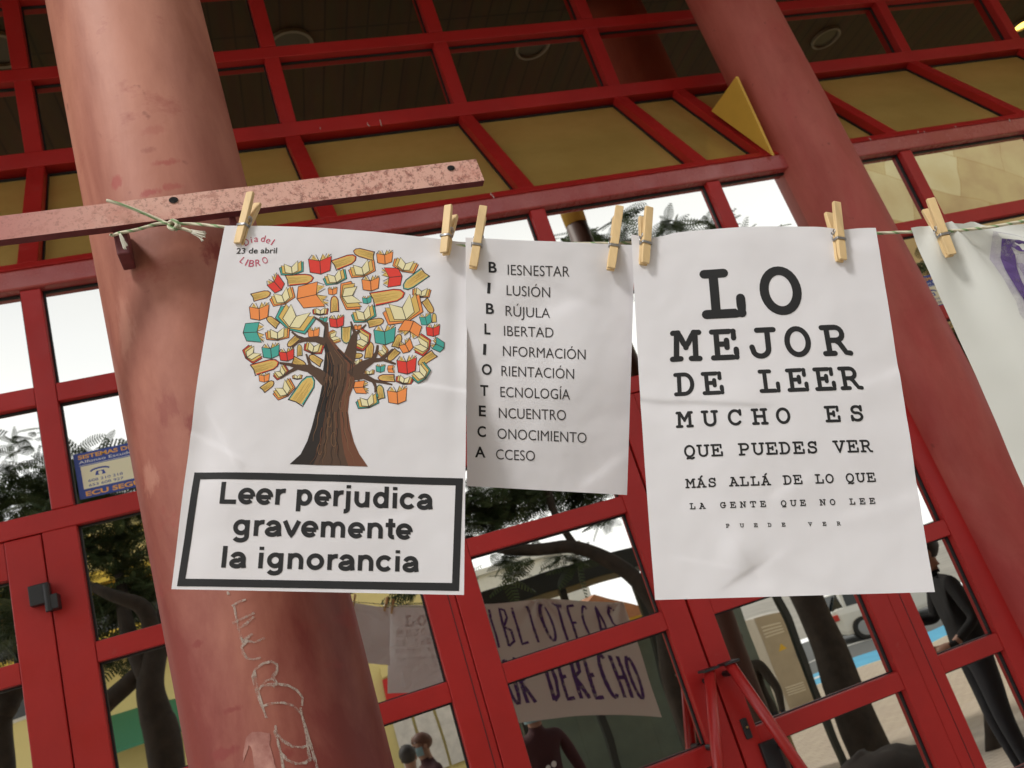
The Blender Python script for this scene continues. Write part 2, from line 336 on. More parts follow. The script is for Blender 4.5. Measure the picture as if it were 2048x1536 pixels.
# column bays: fixed side lights below the transom
def sidelight(x0, x1, xl, xr):
    bar('post', (xl, 0, 0), (x0, .07, HEAD[0] - .0005)); bar('post', (x1, 0, 0), (xr, .07, HEAD[0] - .0005))
    zs = RAILS_LOW
    for z0, z1 in zs: bar('transom', (x0 + .0005, .003, z0), (x1 - .0005, .068, z1))
    for k in range(len(zs)):
        top = zs[k + 1][0] if k + 1 < len(zs) else HEAD[0]
        pane(x0, x1, zs[k][1], top, BLD)
sidelight(-.516, .382, -.606, .471)
sidelight(1.976, 2.235, 1.886, 2.36)
sidelight(2.45, 2.80, 2.361, 2.89)
bar('groove', (.4490, -.0009, .10), (.4512, .0015, 2.29), mt='gasket', bevel=0); bar('groove', (1.9305, -.0009, .10), (1.9325, .0015, 2.29), mt='gasket', bevel=0)
# doors
def door(x0, x1, sl, sr, label=None, y0=-.004):
    q = MB(); zs = [(.004, .14)] + RAILS_LOW[1:] + [(2.19, 2.296)]
    q.box((x0 + .002, y0, .004), (x0 + sl, .062, 2.296)); q.box((x1 - sr, y0, .004), (x1 - .002, .062, 2.296))
    d = None
    for z0, z1 in zs: q.box((x0 + sl + .0004, y0 + .002, z0), (x1 - sr - .0004, .060, z1))
    d = q.build('door', M['frame'], BLD, bevel=.003)
    if label: d['label'] = label
    for k in range(len(zs) - 1): pane(x0 + sl, x1 - sr, zs[k][1], zs[k + 1][0], d)
    return d
door(-2.75, -2.01, .08, .08); door(-2.0, -1.31, .08, .08)
doorL = door(-1.30, -.606, .08, .095)
doorM = door(.471, 1.1795, .079, .088)
doorR = door(1.183, 1.886, .075, .079)
door(2.89, 3.61, .08, .08); door(3.612, 4.35, .08, .08)
# hinge of the left door
p0 = at(57, 1172, D - .02); p1 = at(103, 1200, D - .02); p2 = at(92, 1186, D - .02); p3 = at(123, 1216, D - .02)
h = MB(); h.box((p0[0], -.034, p1[2] - .006), (p1[0], -.006, p0[2] - .004)); h.box((p2[0], -.040, p3[2]), (p3[0] - .002, -.002, p2[2] - .01))
hx = (p1[0] + p2[0]) / 2; h.tube([(hx, -.036, p3[2] - .004), (hx, -.036, p0[2] - .010)], .009, 12)
h.build('hinge', M['black'], doorL, bevel=.002)
# pull handles: red tubes on the two meeting doors
def handle(a, b_, dr, base):
    q = MB(); pa, pb = Vector(at(*a, D - .062)), Vector(at(*b_, D - .062)); pc = pa + (pb - pa) * 1.35
    q.tube([pa, pb, pc], .0175, 16); q.cur = 1
    q.box((pa.x - .026, -.086, pa.z - .002), (pa.x + .026, -.034, pa.z + .005)); q.tube([(pa.x, -.062, pa.z - .03), (pa.x, -.001, pa.z - .03)], .009, 10)
    e = pa + (pb - pa) * .8
    q.tube([(e.x, -.062, e.z), (e.x, -.001, e.z)], .009, 10)
    o = q.build('handle', [M['tube'], M['black']], dr)
    for po in o.data.polygons: po.use_smooth = len(po.vertices) == 4 and po.material_index == 0
handle((1418, 1340), (1436, 1536), doorM, 0)
handle((1458, 1326), (1602, 1536), doorR, 0)
c = at(1490, 1457, D); q = MB()
for k in range(1): q.box((c[0] - .011, -.012, c[2] - .03), (c[0] + .011, -.003, c[2] + .03))
q.cur = 1; q.tube([(c[0], -.003, c[2] + .004), (c[0], -.018, c[2] + .004)], .007, 12)
q.build('lock', [M['black'], mat('brass', (.5, .35, .15), .35, 1.)], doorR, bevel=.003)
c = at(1545, 1522, D); q = MB(); q.box((c[0] - .03, -.02, c[2] - .06), (c[0] + .03, -.003, c[2] + .06)); q.build('lock_case', M['black'], doorR, bevel=.003)

# sloping glazed band
P0 = np.array([0, 0.0, 3.143]); P1 = np.array([0, UP, 3.80]); u = P1 - P0; L = np.linalg.norm(u); u /= L; nrm = np.array([0, -u[2], u[1]])
def slope_bar(name, x0, x1, s0, s1, top=0., depth=.055, mt='frame'):
    q = MB(); P = []
    for dep in (-depth, top):
        for (x, s) in ((x0, s0), (x1, s0), (x1, s1), (x0, s1)):
            P.append(P0 + u * s + nrm * dep + np.array([x, 0, 0]))
    q.hexa(P); return q.build(name, M[mt], BLD, bevel=.003)
slope_bar('band_rail', -3.2, 6.2, 0, .034)
BXB = sorted(BX + [2.215])
for x in BXB: slope_bar('band_mullion', x - .03, x + .03, .0345, L - .008, top=-.001)
for i in range(len(BXB) - 1):
    q = MB(); P = []
    for dep in (-.050, -.044):
        for (x, s) in ((BXB[i] + .028, .032), (BXB[i + 1] - .028, .032), (BXB[i + 1] - .028, L), (BXB[i] + .028, L)):
            P.append(P0 + u * s + nrm * dep + np.array([x, 0, 0]))
    q.hexa(P); q.cur = 1
    for (xa, xb, sa, sb) in ((BXB[i] + .03, BXB[i] + .036, .035, L - .01), (BXB[i + 1] - .036, BXB[i + 1] - .03, .035, L - .01), (BXB[i] + .036, BXB[i + 1] - .036, L - .02, L - .01)):
        P = []
        for dep in (-.044, -.036):
            for (x, s) in ((xa, sa), (xb, sa), (xb, sb), (xa, sb)): P.append(P0 + u * s + nrm * dep + np.array([x, 0, 0]))
        q.hexa(P)
    q.build('window_pane', [M['band'], M['gasket']], BLD)
# upper glazing
UR = [(3.785, 3.852), (4.195, 4.252), (4.595, 4.655)]
q = MB(); q.box((-3.2, UP - .012, UR[0][0]), (6.2, UP + .08, UR[0][1])); q.build('transom', M['frame'], BLD, bevel=.004)
for z0, z1 in UR[1:]:
    bar('transom', (-3.2, UP + .003, z0), (6.2, UP + .07, z1))
for x in BX:
    for k in range(2): bar('mullion', (x - .031, UP, UR[k][1] + .0005), (x + .031, UP + .07, UR[k + 1][0] - .0005))
for i in range(len(BX) - 1):
    for k in range(2): pane(BX[i] + .031, BX[i + 1] - .031, UR[k][1], UR[k + 1][0], BLD, y=UP + .045, mt='glass_up')
CZ = 4.75
# wall over the glazing, soffit, unseen wall behind added to block light leaks
q = MB(); q.box((-8, .70, 0), (9, .9, 5.5)); q.build('wall', M['ochre'], BLD)
q = MB(); q.box((-8, UP + .004, 4.6555), (9, .699, CZ - .002)); q.build('wall', M['ochre'], BLD)
# end cheek of yellow sheet metal
a = at(1547, 311, D - .03); xf = a[0]
tp = at(1481, 152, D - .03)
d = ray(1425, 222); inn = at(1425, 222, xf / (d[0] / d[1]))
q = MB(); t_ = .012
tri = [(a[1], a[2]), (a[1], tp[2]), (inn[1], inn[2])]
q.add([(xf - t_ / 2, y, z) for y, z in tri] + [(xf + t_ / 2, y, z) for y, z in tri], [(0, 1, 2), (5, 4, 3), (0, 3, 4, 1), (1, 4, 5, 2), (2, 5, 3, 0)])
q.build('cheek_panel', M['fin'], BLD, bevel=.001)
# canopy over the entrance with plank ceiling
def plank_mat():
    mt = mat('dark_plank_ceiling', (.13, .075, .03), .6)
    nt = mt.node_tree; n = nt.nodes; l = nt.links; b = n['Principled BSDF']
    tc = n.new('ShaderNodeTexCoord'); mp = n.new('ShaderNodeMapping'); mp.inputs['Scale'].default_value = (1, .15, 1); l.new(tc.outputs['Object'], mp.inputs[0])
    w = n.new('ShaderNodeTexBrick'); w.inputs['Scale'].default_value = 1.; w.inputs['Brick Width'].default_value = .11; w.inputs['Row Height'].default_value = 3; w.inputs['Mortar Size'].default_value = .006; w.offset = 0
    w.inputs['Color1'].default_value = (.100, .058, .023, 1); w.inputs['Color2'].default_value = (.125, .073, .030, 1); w.inputs['Mortar'].default_value = (.06, .035, .015, 1)
    l.new(tc.outputs['Object'], w.inputs['Vector'])
    t = n.new('ShaderNodeTexNoise'); t.inputs['Scale'].default_value = 14; t.inputs['Detail'].default_value = 5; l.new(mp.outputs[0], t.inputs[0])
    mx = n.new('ShaderNodeMix'); mx.data_type = 'RGBA'; mx.blend_type = 'MULTIPLY'; mx.inputs[0].default_value = .7; l.new(w.outputs['Color'], mx.inputs[6]); l.new(t.outputs['Color'], mx.inputs[7]); l.new(mx.outputs[2], b.inputs['Base Color'])
    return mt
M['plank'] = plank_mat()
q = MB(); q.box((-9, -2.4, CZ), (10, .69, CZ + .25)); canopy = q.build('canopy', M['plank'], BLD)
ringm = mat('lamp_ring_metal', (.30, .28, .24), .5); lensm = mat('lamp_lens', (.10, .09, .07), .3)
litm = bpy.data.materials.new('lit_lamp'); litm.use_nodes = True; e = litm.node_tree.nodes['Principled BSDF']
e.inputs['Emission Color'].default_value = (1, .66, .16, 1); e.inputs['Emission Strength'].default_value = 7
def refl_up(x, y, z):
    p = at(x, y, D + UP + .045); d = ray(x, y); d = d / np.linalg.norm(d); d[1] *= -1
    t = (z - p[2]) / d[2]; return p + d * t
for (x, y, r, lit) in ((582, 92, .115, 0), (1065, 92, .105, 0), (1652, 76, .10, 0), (-6, 100, .11, 0), (2044, 50, .07, 1)):
    c = refl_up(x, y, CZ - .01); q = MB(); n = 28; V = []; Fc = []
    for (rr, zz) in ((r, CZ), (r, CZ - .02), (r * .86, CZ - .02), (r * .84, CZ - .006)):
        V += [(c[0] + rr * math.cos(2 * math.pi * k / n), c[1] + rr * math.sin(2 * math.pi * k / n), zz) for k in range(n)]
    for i in range(3):
        for k in range(n): Fc.append((i * n + k, i * n + (k + 1) % n, (i + 1) * n + (k + 1) % n, (i + 1) * n + k))
    q.add(V, Fc); q.cur = 1; q.add([V[3 * n + k] for k in range(n)], [tuple(range(n))])
    q.build('downlight', [ringm, litm if lit else lensm], canopy)

# ------------------------------------------------------------------ columns
def column(name, ax0, ax1, r, mt, label, z0=-.02, z1=CZ - .002, n=72):
    """ax0/ax1: axis points (x,y,z); the shaft is drawn from z0 to z1 along that axis"""
    a, b_ = np.array(ax0), np.array(ax1); dz = (b_ - a) / (b_[2] - a[2])
    q = MB(); zs = np.linspace(z0, z1, 30); q.tube([a + dz * (z - a[2]) for z in zs], r, n)
    o = q.build(name, mt, smooth=True); tag(o, label, 'column', kind='thing')
    return o, a, dz
RL = .115; angL, angR = math.atan(-.1315), math.atan(.0675)
hl = (angR - angL) / 2; cl = (angR + angL) / 2; dl = RL / math.sin(hl)
CL = np.array([dl * math.sin(cl), dl * math.cos(cl) - D])
def on_colL(x, y, off=0.0):
    """point on the left column's surface seen at a photo pixel"""
    d = ray(x, y); o = np.array([0, -D]); e = np.array([d[0], d[1]])
    zc = 2.0
    for _ in range(4):
        c = np.array([CL[0] - .004 - .008 * (zc - 2.2), CL[1]]); f = o - c
        A = e @ e; B = 2 * f @ e; C_ = f @ f - (RL + off) ** 2; disc = max(B * B - 4 * A * C_, 0)
        t = (-B - math.sqrt(disc)) / (2 * A); zc = EYE + d[2] * t
    return np.array([0, -D, EYE]) + d * t
RED1, RED2, PALE = (.36, .075, .060), (.22, .040, .034), (.58, .30, .22)
SPOTS = [(tuple(on_colL(x, y)), (rw, .04, rh), c_, k_) for x, y, rw, rh, c_, k_ in (
    (232, 366, .011, .016, RED1, .85), (300, 385, .03, .012, RED1, .9), (345, 372, .026, .010, RED1, .6), (330, 325, .03, .010, RED1, .7), (295, 300, .018, .008, RED2, .35), (310, 260, .03, .012, RED1, .3), (430, 500, .03, .03, RED2, .8), (385, 850, .012, .03, RED2, .7), (330, 815, .02, .03, RED2, .45),
    (395, 1288, .010, .006, RED2, .8), (463, 1420, .014, .006, RED2, .8), (450, 1505, .022, .009, RED2, .9), (575, 1508, .014, .008, RED2, .7), (300, 960, .02, .03, PALE, .35), (250, 650, .02, .06, PALE, .3))]
M['colL'] = column_mat('bleached_column_paint', (.20, .038, .030), (.56, .25, .175), 1.50, 2.62, .95, .45, SPOTS)
M['colR'] = column_mat('column_paint', (.46, .06, .055), (.54, .15, .115), 1.0, 3.4, .8, .15)
colL, _, _ = column('round_column', (CL[0] - .004, CL[1], 2.2), (CL[0] - .004 - .008, CL[1], 3.2), RL, M['colL'], 'thick faded pink steel column behind the book tree poster with chalk scrawl')
cR = []
for (yy, xl, xr) in ((0, 1372, 1549), (936, None, 2048)):
    azr = (lambda d: d[0] / d[1])(ray(xr, yy)); azl = (lambda d: d[0] / d[1])(ray(xl, yy)) if xl else azr - .166
    aL, aR = math.atan(azl), math.atan(azr); dd = .168 / math.sin((aR - aL) / 2); cc = (aL + aR) / 2
    p = at((xl or 1880) / 2 + xr / 2, yy, dd * math.cos(cc)); cR.append((dd * math.sin(cc), 2.55 - D, p[2]))
YR = .03
azc = [math.tan((math.atan(.825) + math.atan(.993)) / 2), math.tan((math.atan(.857) + math.atan(1.024)) / 2)]
axT = (azc[0] * 2.63, YR, at(1461, 0, 2.63)[2]); axB = (azc[1] * 2.63, YR, at(1960, 936, 2.63)[2])
RR = 2.63 / math.cos(math.atan(azc[0])) * math.sin((math.atan(.993) - math.atan(.825)) / 2)
colR, _, _ = column('round_column', axB, axT, RR, M['colR'], 'dark red round steel column beside the yellow triangular panel', n=80)
chalk = dry('chalk', (.48, .40, .34), .37, .62, .85, 130, (1, 1, .5))
def strokes_on_column(lines, w, name, mt, parent):
    q = MB()
    for pts in lines:
        P = [np.array(p, float) for p in pts]; dense = []
        for i in range(len(P) - 1):
            k = max(2, int(np.linalg.norm(P[i + 1] - P[i]) / 6))
            for j in range(k): dense.append(P[i] + (P[i + 1] - P[i]) * j / k)
        dense.append(P[-1]); V = []; Fc = []
        for i, p in enumerate(dense):
            t = dense[min(i + 1, len(dense) - 1)] - dense[max(i - 1, 0)]; t /= np.linalg.norm(t) + 1e-9
            nn = np.array([-t[1], t[0]]); ww = w * (.55 + .45 * abs(noise.noise(Vector((p[0] * .05, p[1] * .05, 0)))) * 2)
            V += [on_colL(*(p + nn * ww), .0008), on_colL(*(p - nn * ww), .0008)]
        for i in range(len(dense) - 1): Fc.append((2 * i, 2 * i + 1, 2 * i + 3, 2 * i + 2))
        q.add(V, Fc)
    return q.build(name, mt, parent)
def S8(x, y): return (350 + x / 3.524, 1100 + y / 3.524)
G = [[(370, 290), (378, 315)], [(400, 395), (450, 365), (500, 348)], [(415, 390), (430, 470), (455, 580), (480, 655)], [(405, 515), (470, 485), (560, 442)], [(440, 560), (500, 520), (555, 470)],
     [(455, 610), (480, 640), (545, 590)], [(470, 680), (510, 640), (560, 650), (630, 620)], [(468, 680), (480, 725), (510, 765), (555, 772), (605, 758)],
     [(690, 895), (720, 850), (718, 805), (680, 785), (620, 800), (565, 840), (545, 890), (560, 960), (590, 1050), (620, 1120), (645, 1185)], [(560, 850), (575, 960), (612, 1080), (640, 1180)],
     [(590, 985), (640, 920), (690, 905), (715, 930), (690, 965)], [(600, 960), (650, 950), (730, 945), (800, 955), (860, 990), (900, 1040), (895, 1100)],
     [(605, 1105), (680, 1080), (760, 1075), (830, 1095), (890, 1150), (920, 1240), (950, 1350), (975, 1440), (1000, 1530), (1003, 1600)], [(885, 1110), (900, 1190), (925, 1300), (940, 1420), (955, 1490)],
     [(708, 1235), (712, 1300), (740, 1400), (760, 1500), (775, 1600)], [(715, 1290), (760, 1345), (830, 1385), (900, 1390), (950, 1370)], [(700, 1270), (720, 1330), (745, 1450), (765, 1560)],
     [(740, 1420), (790, 1480), (850, 1505), (920, 1500), (960, 1460)]]
strokes_on_column([[S8(*p) for p in l] for l in G], 3.4, 'chalk_scrawl', chalk, colL)
# torn sticker residue and scrapes lower down
def patch(pts, name, mt, off):
    V = [on_colL(*p, off) for p in pts]; c = sum(V) / len(V); q = MB()
    cx = np.mean([p[0] for p in pts]); cy = np.mean([p[1] for p in pts])
    rings = []; Vv = []
    for f_ in (1., .66, .33):
        Vv += [on_colL(cx + (p[0] - cx) * f_, cy + (p[1] - cy) * f_, off) for p in pts]
    Vv.append(on_colL(cx, cy, off)); n = len(pts); Fc = []
    for r_ in range(2):
        for k in range(n): Fc.append((r_ * n + k, r_ * n + (k + 1) % n, (r_ + 1) * n + (k + 1) % n, (r_ + 1) * n + k))
    for k in range(n): Fc.append((2 * n + k, 2 * n + (k + 1) % n, 3 * n))
    q.add(Vv, Fc); return q.build(name, mt, colL)
res = mat('paper_residue', (.21, .055, .045), .8, var=.3, vscale=38, col2=(.50, .26, .21))
RO = [(560, 1540), (552, 1480), (545, 1420), (535, 1390), (520, 1375), (508, 1420), (490, 1470), (478, 1500), (482, 1430), (492, 1370), (500, 1325), (520, 1300), (545, 1284), (600, 1282), (640, 1288), (668, 1292), (673, 1330), (664, 1370), (678, 1410), (690, 1450), (700, 1500), (715, 1545)]
RO2 = []
for i in range(len(RO)):
    a_, b_ = np.array(RO[i], float), np.array(RO[(i + 1) % len(RO)], float)
    for k in range(5):
        p = a_ + (b_ - a_) * k / 5; RO2.append(p + 5 * np.array([noise.noise(Vector((p[0] * .09, p[1] * .09, 1))), noise.noise(Vector((p[0] * .09, p[1] * .09, 9)))]))
q = MB(); V = [on_colL(*S8(*p), .0005) for p in RO2]; q.add(V, [tuple(range(len(V)))]); ro = q.build('sticker_residue', res, colL)
bm = bmesh.new(); bm.from_mesh(ro.data); bmesh.ops.triangulate(bm, faces=bm.faces[:]); bm.to_mesh(ro.data); bm.free()

# whitish drips and scratches on the painted front
drip = mat('white_dropping', (.60, .50, .46), .8)
for i, (x, y, yw, ln) in enumerate(((985, 392, -.014, .010), (982, 386, -.002, .012), (1738, 276, -.014, .012), (1848, 262, -.004, .014), (1836, 262, -.014, .008), (1910, 252, -.014, .007), (1996, 242, -.004, .016), (2018, 238, -.014, .014), (735, 245, UP - .014, .02), (760, 240, UP - .014, .03), (640, 255, UP - .014, .008))):
    c = at(x, y, D + yw); q = MB(); rr_ = random.Random(i)
    q.tube(([c, c + np.array([rr_.uniform(-.004, .004), -.0003, -ln * .5]), c + np.array([rr_.uniform(-.005, .005), 0, -ln])]), .0018, 6)
    q.build('dropping', drip, BLD)
# ------------------------------------------------------------------ flat bar with its two tabs, on the left column
YB = 1.002                                     # depth of its front face
bl0, bl1 = at(0, 432, YB), at(0, 480, YB); br0, br1 = at(952, 318, YB), at(969, 361, YB)
sl = (br0[2] - bl0[2]) / (br0[0] - bl0[0]); xl = bl0[0] - .12
def zt(x, top): b0 = (bl0 if top else bl1); b1 = (br0 if top else br1); return b0[2] + (b1[2] - b0[2]) * (x - b0[0]) / (b1[0] - b0[0])
q = MB(); y0, y1 = YB - D, YB - D + .014; xr0, xr1 = br0[0], br1[0]
nseg = 40; xs0 = np.linspace(xl, xr0, nseg); xs1 = np.linspace(xl, xr1, nseg); V = []; Fc = []; mi = []
for i in range(nseg):
    w_ = .0005 * noise.noise(Vector((xs0[i] * 22, 0, 0)))
    V += [(xs1[i], y0, zt(xs1[i], 0) + w_), (xs0[i], y0, zt(xs0[i], 1) + w_), (xs0[i], y1, zt(xs0[i], 1) + w_), (xs1[i], y1, zt(xs1[i], 0) + w_)]
for i in range(nseg - 1):
    for k in range(4):
        Fc.append((4 * i + k, 4 * i + (k + 1) % 4, 4 * i + 4 + (k + 1) % 4, 4 * i + 4 + k)); mi.append(0 if k in (0, 1) else 1)
Fc += [(3, 2, 1, 0), tuple(4 * (nseg - 1) + k for k in range(4))]; mi += [1, 1]
FLAT = put(pack(V, Fc, [M['bar'], M['barside']], mi), 'flat_metal_bar'); tag(FLAT, 'rust speckled pink flat metal bar fixed across the left column', 'metal bar', kind='thing')
hole = mat('hole_black', (.006, .004, .004), .9)
for (x, y, r) in ((347, 400, .0046), (902, 336, .0044)):
    c = at(x, y, YB - .0008); q = MB(); n = 20
    V = [c + np.array([r * 1.25 * math.cos(2 * math.pi * k / n), -.0002, r * math.sin(2 * math.pi * k / n)]) for k in range(n)]
    q.add(V, [tuple(range(n))]); q.cur = 1
    q.tube([c + np.array([r * .4, -.0006, r * .1]), c + np.array([r * .4, .0005, r * .1])], r * .55, 12)
    q.build('bolt_hole', [hole, hole], FLAT)
for (xa, ya, xb, yb) in ((226, 462, 262, 510), (455, 420, 482, 482)):
    a, b_ = at(xa, ya, YB + .02), at(xb, yb, YB + .02); q = MB()
    q.box((a[0], YB - D + .0145, b_[2]), (b_[0], CL[1] - RL + .012, a[2] + .012)); q.build('mounting_tab', M['barside'], FLAT, bevel=.002)

# ------------------------------------------------------------------ paper sheets
def cr(a): return np.array(a, float)
class Sheet:
    """a hanging sheet: four corners on their sight lines, relief along the normal"""
    def __init__(s, px, dep, size, seed, bumps=(), creases=(), rough=.0019, sag=0.0, edges=None):
        s.C = [at(x, y, d) for (x, y), d in zip(px, dep)]; s.W, s.H = size; s.seed = seed
        s.n = np.cross(s.C[3] - s.C[0], s.C[1] - s.C[0]); s.n /= np.linalg.norm(s.n)
        if s.n[1] > 0: s.n = -s.n
        s.bumps = []; s.creases = []; s.rough = rough; s.edges = edges or {}
        s.bumps = [(*s.uv(x, y), ru, rv, a) for (x, y, ru, rv, a) in bumps]
        s.creases = [(*s.uv(*a), *s.uv(*b_), w, amp) for (a, b_, w, amp) in creases]
    def base(s, u_, v):
        C = s.C; p = C[0] * (1 - u_) * (1 - v) + C[1] * u_ * (1 - v) + C[2] * u_ * v + C[3] * (1 - u_) * v
        if s.edges:          # sideways bow of the edges in the sheet's own plane
            ex = C[1] - C[0]; ey = C[3] - C[0]
            for k, f_ in s.edges.items():
                if k == 'top': p = p + ey * f_(u_) * (1 - v) ** 2
                if k == 'left': p = p + ex * f_(v) * (1 - u_)
                if k == 'right': p = p + ex * f_(v) * u_
        return p
    def uv(s, x, y):
        u_, v = .5, .5
        for _ in range(12):
            def g(a, b_): return proj(s.base(a, b_))
            p = g(u_, v); e = 1e-4; J = np.array([(g(u_ + e, v) - p) / e, (g(u_, v + e) - p) / e]).T
            du = np.linalg.solve(J, np.array([x, y]) - p); u_ += du[0]; v += du[1]
        return u_, v
    def disp(s, u_, v):
        x, y = u_ * s.W, v * s.H; d = 0
        d += s.rough * (noise.noise(Vector((x * 9, y * 9, s.seed))) + .45 * noise.noise(Vector((x * 22, y * 22, s.seed + 5))) + .16 * noise.noise(Vector((x * 55, y * 55, s.seed + 9))))
        for (bu, bv, ru, rv, a) in s.bumps:
            d += a * math.exp(-((x - bu * s.W) / ru) ** 2 - ((y - bv * s.H) / rv) ** 2)
        for (au, av, bu, bv, w, amp) in s.creases:
            ax, ay, bx, by = au * s.W, av * s.H, bu * s.W, bv * s.H; lx, ly = bx - ax, by - ay; ll = math.hypot(lx, ly)
            t = ((x - ax) * lx + (y - ay) * ly) / ll / ll; dn = ((x - ax) * -ly + (y - ay) * lx) / ll
            end = math.exp(-max(0, -t) ** 2 * (ll / .02) ** 2 - max(0, t - 1) ** 2 * (ll / .02) ** 2)
            d += amp * math.tanh(dn / w) * math.exp(-(dn / (w * 7)) ** 2) * end
        return d
    def S(s, u_, v, off=0.): return s.base(u_, v) + s.n * (s.disp(u_, v) + off)
    def mesh(s, name, mt, nu=150, nv=210):
        V = [s.S(i / nu, j / nv) for j in range(nv + 1) for i in range(nu + 1)]
        Fc = [(j * (nu + 1) + i, (j + 1) * (nu + 1) + i, (j + 1) * (nu + 1) + i + 1, j * (nu + 1) + i + 1) for j in range(nv) for i in range(nu)]
        return put(pack(V, Fc, mt, smooth=True), name)
class Print:
    """flat ink laid on a sheet, drawn in photo pixels"""
    def __init__(s, sh, off=.00035): s.sh = sh; s.q = MB(); s.off = off; s.layer = 0; s.mats = []
    def use(s, mt):
        if mt not in s.mats: s.mats.append(mt)
        s.q.cur = s.mats.index(mt)
    def uvpoly(s, P, lay=None):
        s.layer += 1; o = s.off + (lay if lay is not None else s.layer % 40) * 1.2e-5
        s.q.add([s.sh.S(a, b_, o) for a, b_ in P], [tuple(range(len(P)))])
    def poly(s, P, lay=None): s.uvpoly([s.sh.uv(*p) for p in P], lay)
    def uvstroke(s, P, w, lay=None, w1=None, close=False):
        """polyline in metres-on-sheet (x right, y down), width w"""
        w1 = w if w1 is None else w1; P = [np.array(p, float) for p in P]
        if close: P = P + [P[0], P[1]]
        s.layer += 1; o = s.off + (lay if lay is not None else s.layer % 40) * 1.2e-5
        N = len(P); V = []
        for i, p in enumerate(P):
            t = P[min(i + 1, N - 1)] - P[max(i - 1, 0)]; t = t / (np.linalg.norm(t) + 1e-12); nn = np.array([-t[1], t[0]]); hw = (w + (w1 - w) * i / max(1, N - 1)) / 2
            V += [p + nn * hw, p - nn * hw]
        s.q.add([s.sh.S(a[0] / s.sh.W, a[1] / s.sh.H, o) for a in V], [(2 * i, 2 * i + 1, 2 * i + 3, 2 * i + 2) for i in range(N - 1)])
    def m(s, x, y):
        a = s.sh.uv(x, y); return np.array([a[0] * s.sh.W, a[1] * s.sh.H])
    def stroke(s, P, wpx, lay=None, w1=None):
        k = .00061; s.uvstroke([s.m(*p) for p in P], wpx * k, lay, None if w1 is None else w1 * k)
    def build(s, name, parent): return s.q.build(name, [M.get(k, k) if isinstance(k, str) else k for k in s.mats], parent)

P1 = Sheet([(450, 452), (936, 483), (928, 1190), (342, 1178)], (.926, .896, .907, .936), (.297, .42), 3.3,
           bumps=((640, 500, .07, .03, .002), (400, 900, .03, .04, -.004), (380, 1000, .02, .12, -.003), (850, 820, .06, .05, .0018), (620, 700, .12, .2, .003), (915, 640, .012, .12, -.0025)),
           creases=(((395, 870), (458, 905), .0022, .0011), ((430, 850), (458, 905), .0022, -.0008), ((830, 768), (930, 782), .0022, .0009), ((700, 1060), (800, 1035), .005, .0006), ((450, 585), (520, 600), .006, .0005), ((860, 520), (925, 500), .008, .0012)),
           edges={'top': lambda u_: -.022 * math.sin(math.pi * u_) * (1 - u_ * .3) * .6, 'left': lambda v: -.016 * math.sin(math.pi * v)})
P2 = Sheet([(931, 475), (1270, 490), (1254, 990), (934, 972)], (.876, .824, .925, .945), (.21, .297), 8.1,
           bumps=((1090, 620, .05, .06, -.004), (1000, 540, .04, .03, -.002), (1230, 560, .03, .04, -.003), (1120, 760, .09, .08, .003)),
           creases=(((1090, 560), (1180, 600), .007, -.0010), ((1060, 640), (1140, 610), .008, .0009), ((1180, 960), (1220, 930), .006, .0009)), rough=.0022)
P3 = Sheet([(1262, 468), (1751, 457), (1869, 1184), (1310, 1200)], (.823, .766, .805, .862), (.297, .42), 15.7,
           bumps=((1480, 1110, .018, .028, .003), (1500, 1155, .02, .018, -.0025), (1480, 480, .08, .03, .0025), (1560, 760, .14, .22, .004), (1700, 1050, .08, .06, -.002), (1290, 490, .015, .01, -.0015), (1690, 480, .03, .012, -.0018)),
           creases=(((1282, 800), (1500, 812), .0022, -.0009), ((1484, 1105), (1503, 1140), .003, .0004), ((1503, 1140), (1478, 1156), .0022, .0007), ((1700, 1030), (1850, 985), .006, .0006), ((1560, 1130), (1640, 1170), .006, -.0006), ((1545, 1118), (1510, 1142), .004, -.0005), ((1380, 1120), (1440, 1130), .0022, .0003), ((1560, 985), (1600, 960), .004, .0005), ((1720, 770), (1800, 740), .005, .0006)),
           edges={'top': lambda u_: .016 * math.sin(math.pi * 2 * u_ + .1) * .0 + (.014 * math.exp(-((u_ - .09) / .07) ** 2) - .010 * math.exp(-((u_ - .55) / .3) ** 2) + .006 * math.exp(-((u_ - .86) / .05) ** 2)), 'left': lambda v: -.006 * math.sin(math.pi * v)})
S1o = P1.mesh('paper_poster', M['paper']); tag(S1o, 'white poster of a tree growing books over the words Leer perjudica', 'poster')
S2o = P2.mesh('paper_sheet', M['paper'], 120, 170); tag(S2o, 'smaller white sheet spelling BIBLIOTECA down its left side', 'sheet')
S3o = P3.mesh('paper_poster', M['paper']); tag(S3o, 'white eye chart style poster reading LO MEJOR DE LEER', 'poster')

# ---- lettering
_tc = {}
def text_tris(txt, bold):
    if (txt, bold) in _tc: return _tc[(txt, bold)]
    cu = bpy.data.curves.new('lettering', 'FONT'); cu.body = txt; cu.size = 1; cu.offset = bold; cu.resolution_u = 4
    o = bpy.data.objects.new('lettering', cu); COL.objects.link(o); dg = bpy.context.evaluated_depsgraph_get(); dg.update()
    me = bpy.data.meshes.new_from_object(o.evaluated_get(dg)); bm = bmesh.new(); bm.from_mesh(me)
    bmesh.ops.triangulate(bm, faces=bm.faces[:])
    for _ in range(2):
        ed = [e for e in bm.edges if e.calc_length() > .45]
        if ed: bmesh.ops.subdivide_edges(bm, edges=ed, cuts=1); bmesh.ops.triangulate(bm, faces=bm.faces[:])
    V = np.array([v.co[:2] for v in bm.verts]); Fc = [tuple(v.index for v in f.verts) for f in bm.faces]
    bm.free(); bpy.data.objects.remove(o); bpy.data.meshes.remove(me); bpy.data.curves.remove(cu)
    _tc[(txt, bold)] = (V, Fc); return V, Fc
